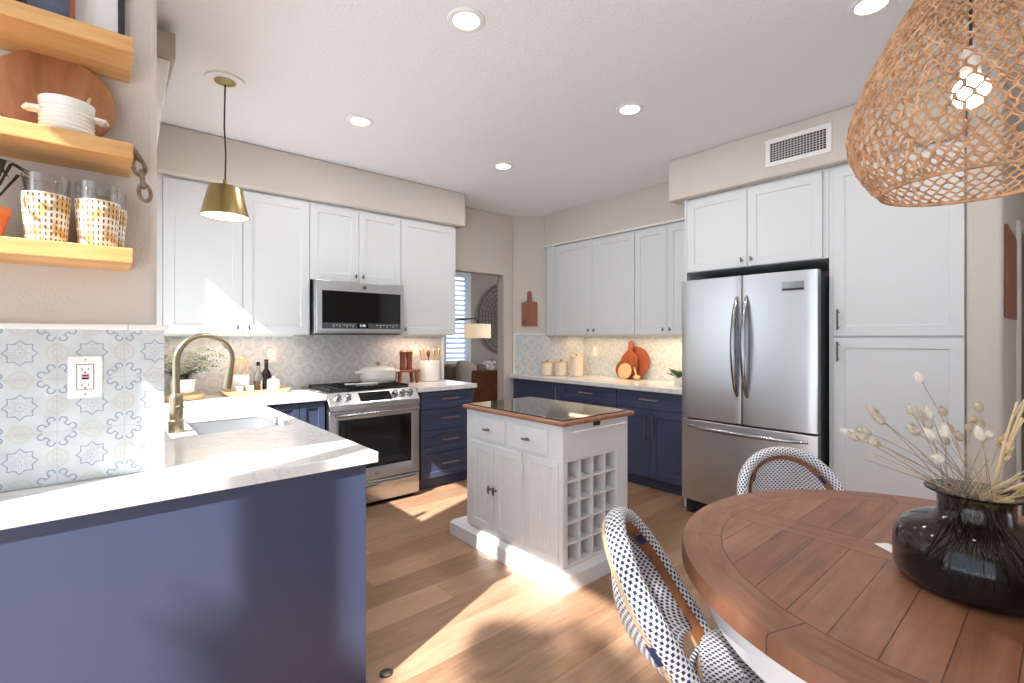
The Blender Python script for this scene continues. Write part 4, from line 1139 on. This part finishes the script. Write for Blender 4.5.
# ================================================================== THINGS ON THE STOVE COUNTER
Z0 = .9165
def utensil(label, base, tip, kind, m, grp):
    b = Vector(base); p = Vector(tip); d = (p-b).normalized()
    t = thing('wooden_utensil', label, 'utensil', b, 0, grp)
    MB().tube([(0, 0, 0), (p-b)*.8], [.0045, .006], 8).build('shaft', m, t)
    mb = MB(); 
    prof_ = {0: [(0, -.04), (.012, -.034), (.022, -.01), (.024, .01), (.017, .032), (0, .04)], 1: [(0, -.045), (.01, -.04), (.02, .03), (.021, .038), (0, .042)], 2: [(0, -.05), (.009, -.04), (.011, 0), (.008, .045), (0, .05)]}[kind]
    mb.lathe(prof_, 12); mb.moved(Matrix.Translation((p-b)*.88) @ d.to_track_quat('Z', 'Y').to_matrix().to_4x4() @ Matrix.Diagonal((1, .35, 1, 1))).build('head', m, t)
def crock(label, x, y, r, h, m, nm='utensil_crock'):
    t = thing(nm, label, 'crock', (x, y, Z0))
    MB().lathe([(0, 0), (r*.88, 0), (r*.96, .006), (r, .02), (r, h-.004), (r-.003, h), (r-.009, h), (r-.011, h-.006), (r-.012, .014), (0, .012)], 40).build('pot', m, t)
    return t
# right of range
crock('cream ceramic crock full of wooden utensils at the end of the small worktop', 2.515, 4.18, .098, .205, M['ceramic'])
for i in range(9):
    a = 2*pi*i/9; r = .05; tx = 2.515+.095*cos(a)*1.1; ty = 4.18+.06*sin(a)
    utensil('wooden cooking utensil standing in the cream ceramic crock', (2.515+.05*cos(a), 4.18+.045*sin(a), Z0+.02), (tx, ty, Z0+.30+.03*random.random()), i % 3, M['palewood'] if i % 3 else M['millwood'], 'utensils in the cream crock')
t = thing('wooden_riser', 'dark reddish wooden riser stool under the two mills', 'riser', (2.235, 4.16, Z0))
mb = MB(); mb.box(-.125, .125, -.07, .07, .105, .125); mb.build('top', M['millwood'], t, bev=.006)
mb = MB(); mb.tube([(-.125, 0, .115), (-.165, 0, .115)], .012, 10); mb.build('handle', M['millwood'], t)
for x in (-.085, .085):
    for y in (-.05, .05): MB().tube([(x, y, .1045), (x*1.12, y, 0)], [.02, .017], 10).build('leg', M['millwood'], t)
for x, lab in ((2.2, 'wooden mill standing on the riser, nearer the white pot'), (2.268, 'wooden mill standing on the riser, nearer the utensil crock')):
    t = thing('wooden_mill', lab, 'mill', (x, 4.15, Z0+.1255), 0, 'wooden mills on the riser')
    MB().lathe([(0, 0), (.031, 0), (.032, .01), (.027, .03), (.029, .13), (.031, .14), (0, .14)], 24).build('body', M['millwood'], t)
    MB().lathe([(0, .1405), (.028, .1405), (.032, .15), (.031, .175), (.02, .187), (0, .19)], 24).build('head', M['millwood'], t)
t = thing('dutch_oven', 'white lidded dutch oven on the rear burners of the range', 'pot', (1.905, 4.06, .9505))
MB().lathe([(0, 0), (.13, 0), (.145, .012), (.155, .05), (.157, .105), (.152, .108), (.148, .10), (.14, .02), (0, .012)], 44).build('pot', M['ceramic'], t)
ld = MB().lathe([(.159, .1085), (.16, .114), (.14, .126), (.08, .14), (0, .145), (0, .138), (.08, .132), (.14, .118)], 44).build('lid', M['ceramic'], t)
MB().lathe([(0, .144), (.008, .144), (.008, .155), (.021, .16), (.021, .172), (.012, .178), (0, .179)], 20).build('knob', M['brass'], ld)
for s_ in (-1, 1): MB().tube([(s_*.15, -.045, .095), (s_*.185, -.04, .097), (s_*.195, 0, .097), (s_*.185, .04, .097), (s_*.15, .045, .095)], .0095, 8).build('handle', M['ceramic'], t)
t = thing('spoon_rest', 'white ceramic spoon rest on the front grate of the range', 'spoon rest', (1.70, 3.86, .9505), -.25)
loft(MB(), [[(.10*cos(a)*(1 if cos(a) > 0 else .8), .042*sin(a), 0) for a in [2*pi*i/28 for i in range(28)]], [(.115*cos(a)*(1 if cos(a) > 0 else .8), .052*sin(a), .018) for a in [2*pi*i/28 for i in range(28)]], [(.09*cos(a)*(1 if cos(a) > 0 else .8), .034*sin(a), .008) for a in [2*pi*i/28 for i in range(28)]]]).build('dish', M['ceramic'], t)
MB().box(-.165, -.07, -.016, .016, .008, .02).build('handle', M['ceramic'], t, bev=.005)
# corner: tray group
t = thing('serving_tray', 'pale wooden serving tray with raised ends on the corner worktop', 'tray', (.925, 4.13, Z0))
loft(MB(), [[(-.2, -.085, 0), (.2, -.085, 0), (.2, .085, 0), (-.2, .085, 0)], [(-.235, -.095, .034), (.235, -.095, .034), (.235, .095, .034), (-.235, .095, .034)], [(-.222, -.087, .034), (.222, -.087, .034), (.222, .087, .034), (-.222, .087, .034)], [(-.195, -.08, .01), (.195, -.08, .01), (.195, .08, .01), (-.195, .08, .01)]]).build('tray_body', M['palewood'], t)
ZT = Z0+.0105
t = thing('chevron_crock', 'white chevron-patterned crock of wooden spoons on the serving tray', 'crock', (.83, 4.155, ZT))
MB().lathe([(0, 0), (.052, 0), (.06, .01), (.062, .14), (.056, .142), (.054, .135), (.053, .012), (0, .01)], 36).build('pot', M['chevron'], t)
for i in range(6):
    a = 2*pi*i/6+.3
    utensil('wooden spoon standing in the white chevron crock', (.83+.02*cos(a), 4.155+.02*sin(a), ZT+.015), (.83+.06*cos(a), 4.155+.045*sin(a), ZT+.235+.03*random.random()), i % 3, M['palewood'], 'spoons in the chevron crock')
for x, lab in ((.805, 'small white cup on the tray, nearer the fern'), (.875, 'small white cup on the tray, nearer the oil bottle')):
    tag(MB().lathe([(0, 0), (.024, 0), (.028, .006), (.029, .058), (.026, .058), (.025, .01), (0, .008)], 24).build('small_cup', M['ceramic'], loc=(x, 4.075, ZT)), lab, 'cup', 'small cups on the tray')
t = thing('oil_bottle', 'clear glass oil bottle half full of olive oil on the tray', 'bottle', (.947, 4.13, ZT))
MB().lathe([(0, 0), (.03, 0), (.033, .005), (.033, .12), (.026, .15), (.012, .175), (.012, .205), (.010, .205), (.0095, .176), (.024, .148), (.031, .12), (.031, .006), (0, .005)], 28).build('glass', M['clear'], t)
MB().lathe([(0, .0055), (.0305, .0065), (.0305, .085), (0, .085)], 24).build('oil', M['oil'], t)
MB().lathe([(0, .2055), (.014, .2055), (.013, .235), (0, .237)], 16).build('stopper', M['blk'], t)
t = thing('dark_bottle', 'black wine-shaped bottle at the back of the tray', 'bottle', (1.015, 4.175, ZT))
MB().lathe([(0, 0), (.036, 0), (.039, .006), (.039, .12), (.03, .15), (.0145, .175), (.0145, .235), (.0165, .238), (.0165, .25), (0, .25)], 28).build('body', M['darkbottle'], t)
t = thing('sugar_jar', 'white lidded jar at the right end of the tray', 'jar', (1.045, 4.085, ZT))
MB().lathe([(0, 0), (.04, 0), (.044, .006), (.045, .08), (.04, .088), (0, .088)], 28).build('jar', M['ceramic'], t)
ld = MB().lathe([(0, .0885), (.042, .0885), (.04, .096), (.015, .102), (0, .103)], 28).build('lid', M['ceramic'], t)
MB().ball((0, 0, .110), .009).build('knob', M['ceramic'], ld)
# fern
tag(MB().lathe([(0, 0), (.13, 0), (.135, .01), (.135, .03), (.13, .035), (0, .035)], 36).build('wooden_stand', M['palewood'], loc=(.455, 4.10, Z0)), 'round pale wooden stand under the potted fern', 'plant stand')
t = thing('potted_fern', 'bushy green fern in a white pot on the round wooden stand', 'plant', (.455, 4.10, Z0+.0355))
MB().lathe([(0, 0), (.06, 0), (.07, .01), (.078, .105), (.07, .105), (.066, .09), (0, .09)], 32).build('pot', M['ceramic'], t)
mb = MB()
for k in range(110):
    a = random.uniform(0, 2*pi); L = random.uniform(.14, .27); h = random.uniform(.06, .24)
    ca, sa = cos(a), sin(a)*.75
    for q in range(1, 11):
        f = q/10; p = Vector((ca*L*f, sa*L*f, .095+h*sin(f*pi*.62)))
        lw = .042*(1-f*.75)+.006; sd = Vector((-sin(a), cos(a), 0)); fw = Vector((ca, sa, 0))*.016
        for sg in (-1, 1):
            e = p+sd*sg*lw+Vector((0, 0, random.uniform(-.006, .01)))+fw*.6
            n = mb.add([p-fw*.4, e, p+fw*.4]); mb.face([n, n+1, n+2])
mb.build('foliage', M['leaf'], t)
# under-cabinet lights
for lab, loc, rz, L, side in (('slim under-cabinet light strip above the tray corner', (.75, 4.13, 1.3715), 0, .9, 0), ('slim under-cabinet light strip above the mills', (2.38, 4.13, 1.3715), 0, .5, 0),
                   ('slim under-cabinet light strip above the canisters', (4.12, 3.25, 1.3715), RW, 1.05, 1), ('slim under-cabinet light strip above the round boards', (4.12, 2.45, 1.3715), RW, .5, 1)):
    t = thing('under_cabinet_light', lab, 'light', loc, rz, 'under-cabinet lights')
    MB().box(-L/2, L/2, -.02, .02, -.012, -.0005).build('housing', M['trim'], t)
    a = area('strip_light', (loc[0], loc[1], loc[2]-.014), (0, 0, -1), L if rz == 0 else .05, .05 if rz == 0 else L, (2.6 if side else 2.2), (1.0, .70, .40) if side else (1.0, .70, .52))

# ================================================================== RIGHT COUNTER
cn = [(3.905, 3.925, .068, .138, 'smallest cream canister, nearest the doorway'), (4.005, 3.795, .070, .150, 'middle cream canister of the three with wooden lids'), (4.095, 3.645, .072, .212, 'tallest cream canister, nearest the round boards')]
for x, y, r, h, lab in cn:
    t = thing('canister', lab, 'canister', (x, y, Z0), 0, 'cream canisters on the right worktop')
    MB().lathe([(0, 0), (r-.008, 0), (r, .008), (r, h), (0, h)], 36).build('jar', M['cream'], t)
    ld = MB().lathe([(0, h+.0005), (r+.001, h+.0005), (r+.001, h+.010), (r-.004, h+.014), (0, h+.014)], 36).build('lid', M['palewood'], t)
    MB().lathe([(0, h+.014), (.01, h+.014), (.008, h+.022), (.014, h+.03), (0, h+.034)], 16).build('knob', M['millwood'], ld)
def disc_board(name, label, cat, y, x, r, th, lean, m, z=0, paddle=None):
    t = thing(name, label, cat, (x, y, Z0)); mb = MB()
    if paddle:
        w2, h2, hw, hh = paddle
        pts = [(-w2+.02, 0), (w2-.02, 0), (w2, .02)] 
        pts += [(w2*cos(a) if a < pi/2 else w2*cos(a), h2-w2+w2*sin(a)) for a in [pi*i/16 for i in range(0, 7)]]
        pts += [(hw, h2+.0)]+[(hw*cos(a), h2+hh-hw+hw*sin(a)) for a in [pi*i/8 for i in range(9)]]+[(-hw, h2)]
        pts += [(w2*cos(a), h2-w2+w2*sin(a)) for a in [pi*i/16 for i in range(10, 17)]]+[(-w2, .02)]
        mb.prism(pts, -th/2, th/2, lambda u, v, a: (a, -u, v))
    else:
        mb.prism([(r*cos(2*pi*i/48), r+r*sin(2*pi*i/48)) for i in range(48)], -th/2, th/2, lambda u, v, a: (a, -u, v))
    mb.moved(Matrix.Rotation(lean, 4, 'Y'))
    mb.build('board', m, t, bev=.003); return t
disc_board('round_cutting_board', 'large round reddish cutting board leaning on the warm backsplash', 'cutting board', 2.985, 4.245, .17, .018, .17, M['redwood'])
disc_board('paddle_board', 'reddish paddle cutting board with a knob handle leaning in front of the round board', 'cutting board', 3.035, 4.20, 0, .018, .19, M['redwood'], paddle=(.105, .29, .028, .115))
disc_board('small_round_board', 'smaller dark round board leaning at the left of the paddle board', 'cutting board', 3.10, 4.215, .10, .014, .15, M['boarddark'])
disc_board('round_trivet', 'small pale round trivet leaning in front of the paddle board', 'trivet', 3.045, 4.155, .083, .012, .19, M['palewood'])
t = thing('wooden_scoop', 'pale wooden scoop leaning beside the round trivet', 'scoop', (4.17, 2.92, Z0))
MB().tube([(0, -.02, .045), (.02, .02, .12)], .009, 8).build('handle', M['palewood'], t)
MB().ball((-.01, -.03, .03), .03, .04, .022, 14, 8).build('scoop_bowl', M['palewood'], t)
t = thing('small_plant', 'small leafy green plant peeking out beside the refrigerator', 'plant', (4.0, 2.33, Z0))
MB().lathe([(0, 0), (.035, 0), (.045, .07), (.04, .07), (.036, .06), (0, .06)], 24).build('pot', M['ceramic'], t)
mb = MB()
for k in range(16):
    a = 2*pi*k/16; L = .07+.05*random.random(); p = Vector((L*cos(a), L*sin(a), .09+.07*random.random())); sd = Vector((-sin(a), cos(a), 0))*.022
    n = mb.add([(0, 0, .065), p*.6+Vector((0, 0, .04))+sd, p, p*.6+Vector((0, 0, .04))-sd]); mb.face([n, n+1, n+2, n+3])
mb.build('leaves', mat('green_leaf', (70, 104, 58), .5), t)
# board hanging on the angled wall
t = thing('hanging_board', 'wooden paddle board hanging on the wall beside the doorway', 'cutting board', (3.862, 4.174, 1.485), -pi/4)
pts = [(-.092, 0), (.092, 0), (.092, .275), (.03, .29), (.027, .30)]+[(.027*cos(a), .385+.027*sin(a)) for a in [pi*i/8 for i in range(9)]]+[(-.027, .30), (-.03, .29), (-.092, .275)]
MB().prism(pts, -.02, -.003, lambda u, v, a: (u, a, v)).build('board', M['boarddark'], t, bev=.003)
text('letter_mark', 'K', .075, M['ink'], t, (-.055, -.0206, .04), (pi/2, 0, 0))
MB().tube([(0, -.003, .39), (0, .0, .39)], .006, 8).build('hook', M['steel_dark'], t)

# round cap on the floor by the peninsula
tag(MB().lathe([(0, 0), (.026, 0), (.026, .003), (.022, .006), (0, .006)], 28).build('floor_cap', M['steel_dark'], loc=(.88, 1.80, .0005)), 'small round grey metal cap on the floor beside the peninsula', 'floor cap')

# ================================================================== HALL ON THE RIGHT
t = thing('wall_plaque', 'brown wooden panel seen edge-on on the hall wall beside the pantry', 'picture', (3.62, .2315, 1.46))
MB().box(0, .62, -.014, -.0005, 0, .49).build('panel', M['boarddark'], t, bev=.003)
struct(MB().box(4.45, 4.6, .215, .2315, 0, 2.1).build('trim_hall_casing', M['trim']))
struct(MB().box(4.6, 5.6, .222, .2315, 0, 2.08).build('door_hall', wood('hall_door_wood', (96, 66, 46), (116, 82, 58), (134, 98, 72), 2, 20, 12)))

# ================================================================== NEXT ROOM
t = thing('window_shutters', 'white louvered plantation shutters on the window of the next room', 'shutters', (4.12, 6.47, .92))
mb = MB(); mb.cells([-.05, .055, .425, .53], [-.05, .06, .70, .75, 1.40, 1.51], lambda x, z: not (.055 < x < .425 and (.06 < z < .70 or .75 < z < 1.40)), -.03, .02, XZ); mb.build('frame', M['shutter'], t, bev=.003)
for z0, n in ((.06, 8), (.75, 8)):
    for k in range(n):
        zc = z0+.042+k*.079
        mb = MB(); mb.box(.056, .424, -.034, .034, -.005, .005); mb.moved(Matrix.Translation((0, -.005, zc)) @ Matrix.Rotation(.5, 4, 'X')).build('louver', M['shutter'], t)
struct(MB().box(4.12, 4.6, 6.56, 6.566, .92, 2.38).build('window_1', mat('window_daylight_glass', (225, 235, 248), .2, emit=(205, 224, 250), estr=1.6)))
t = thing('wall_basket', 'large round woven wicker wall hanging in the next room', 'wall decoration', (5.42, 6.46, 1.66))
mb = MB()
for k in range(9):
    r = .08+.065*k; mb.tube([(r*cos(2*pi*i/48), -.01, r*sin(2*pi*i/48)) for i in range(48)], .010 if k < 8 else .016, 6, closed=True)
for i in range(36):
    a = 2*pi*i/36; mb.tube([(.06*cos(a), -.012, .06*sin(a)), (.6*cos(a+.25), -.012, .6*sin(a+.25))], .007, 5)
mb.build('weave', M['rope'], t)
t = thing('arc_floor_lamp', 'arc floor lamp with a glowing drum shade in the next room', 'floor lamp', (3.72, 5.9, 0))
MB().lathe([(0, 0), (.16, 0), (.16, .02), (.02, .035), (0, .035)], 28).build('base', M['blk'], t)
MB().tube([(0, 0, .03), (0, 0, 1.2), (.05, 0, 1.52), (.25, 0, 1.60), (.62, 0, 1.64), (.66, 0, 1.6), (.66, 0, 1.56)], .011, 8).build('arm', M['blk'], t)
MB().lathe([(.20, 1.34), (.205, 1.34), (.205, 1.55), (.2, 1.55)], 36).build('shade', M['lampshade'], t, loc=(.66, 0, 0))
MB().ball((.66, 0, 1.45), .04).build('bulb', mat('lamp_bulb_warm', (255, 240, 220), .5, emit=(255, 214, 160), estr=10), t)
t = thing('sofa', 'beige sofa against the far wall of the next room', 'sofa', (4.1, 5.66, 0))
MB().box(0, 2.0, 0, .8, .08, .54).build('seat', M['sofa'], t, bev=.05, seg=4)
MB().box(0, 2.0, .58, .8, .541, .93).build('backrest', M['sofa'], t, bev=.06, seg=4)
MB().box(-.18, .0, 0, .8, .08, .7).build('arm', M['sofa'], t, bev=.05, seg=4)
for x, a, mm, lab in ((4.30, .2, 'sofa', 'beige cushion at the left end of the sofa'), (4.80, -.5, 'cushion', 'taupe cushion tipped on its corner on the sofa')):
    o = tag(loft(MB(), [[(.2*sqrt(1-k*k)*abs(cos(q))**.5*(1 if cos(q) > 0 else -1), k*.09, .2*sqrt(1-k*k)*abs(sin(q))**.5*(1 if sin(q) > 0 else -1)) for q in [2*pi*i/32 for i in range(32)]] for k in (-.98, -.8, -.5, 0, .5, .8, .98)]).build('throw_cushion', M[mm]), lab, 'cushion')
    o.location = (x, 6.08, .79); o.rotation_euler = (-.25, a, 0)
t = thing('leather_chair', 'brown leather dining chair back seen through the doorway', 'chair', (3.87, 4.98, 0), -.3)
loft(MB(), [[(-.2, -.02, .42), (.2, -.02, .42), (.2, .04, .42), (-.2, .04, .42)], [(-.24, -.05, .65), (.24, -.05, .65), (.24, .0, .65), (-.24, .0, .65)], [(-.25, -.1, .93), (.25, -.1, .93), (.25, -.05, .93), (-.25, -.05, .93)]]).build('backrest', M['leather'], t, bev=.02, seg=3)
MB().box(-.22, .22, -.0, .44, .40, .47).build('seat', M['leather'], t, bev=.02, seg=3)
for x in (-.18, .18):
    for y in (.03, .4): MB().tube([(x, y, .4), (x*1.05, y, 0)], [.018, .012], 8).build('leg', M['blk'], t)
t = thing('side_table', 'small round wooden side table holding white flowers in the next room', 'table', (4.27, 5.47, 0))
MB().lathe([(0, .66), (.15, .66), (.15, .69), (0, .69)], 32).build('top', M['boarddark'], t)
MB().lathe([(0, 0), (.16, 0), (.03, .03), (.025, .66), (0, .66)], 24).build('pedestal', M['blk'], t)
t = thing('flower_vase', 'bunch of white flowers in a low vase behind the leather chair', 'flowers', (4.27, 5.47, .6905))
MB().lathe([(0, 0), (.05, 0), (.07, .06), (.045, .14), (.04, .14), (.06, .06), (0, .01)], 24).build('vase', M['ceramic'], t)
mb = MB()
for k in range(26):
    a = random.uniform(0, 2*pi); r = random.uniform(.02, .12); mb.ball((r*cos(a), r*sin(a), .2+.1*random.random()), .03, .03, .025, 8, 6)
mb.build('blossoms', mat('white_blossom', (236, 230, 226), .9), t)

# ================================================================== GARDEN (outside the glass door, shades the floor)
t = thing('garden_tree', 'unseen leafy garden tree shading the floor from outside the glass door', 'tree', (-3.6, -1.3, -.02))
MB().tube([(0, 0, 0), (.03, .05, 1.2), (-.02, .0, 2.4), (.1, .1, 3.4)], [.09, .075, .06, .03], 10).build('trunk', M['boarddark'], t)
mb = MB(); rg = random.Random(3)
blobs = [(.6, .5, 3.95, .62), (.6, -.3, 3.6, .8), (.6, -.5, 4.4, .8), (.55, -1.2, 3.9, .8), (.6, 1.72, 3.42, .16), (.6, 1.25, 3.0, .2), (.6, .98, 4.0, .34), (.6, .0, 4.75, .7), (.6, -.7, 4.9, .7), (.6, 1.33, 4.0, .17)]  # dappling foliage, with clumps added to block sun from the floor and table
for bx, by, bz, br in blobs:
    for k in range(int(520*br)):
        v = Vector((rg.gauss(0, 1), rg.gauss(0, 1), rg.gauss(0, 1))).normalized()*br*rg.random()**.4
        p = Vector((bx, by, bz))+Vector((v.x*.6, v.y, v.z)); a = Vector((rg.gauss(0, 1), rg.gauss(0, 1), rg.gauss(0, 1))).normalized()*.075; b_ = a.orthogonal().normalized()*.04
        n = mb.add([p-a, p+b_, p+a, p-b_]); mb.face([n, n+1, n+2, n+3])
o = mb.build('foliage', M['leaf'], t); o['kind'] = 'stuff'
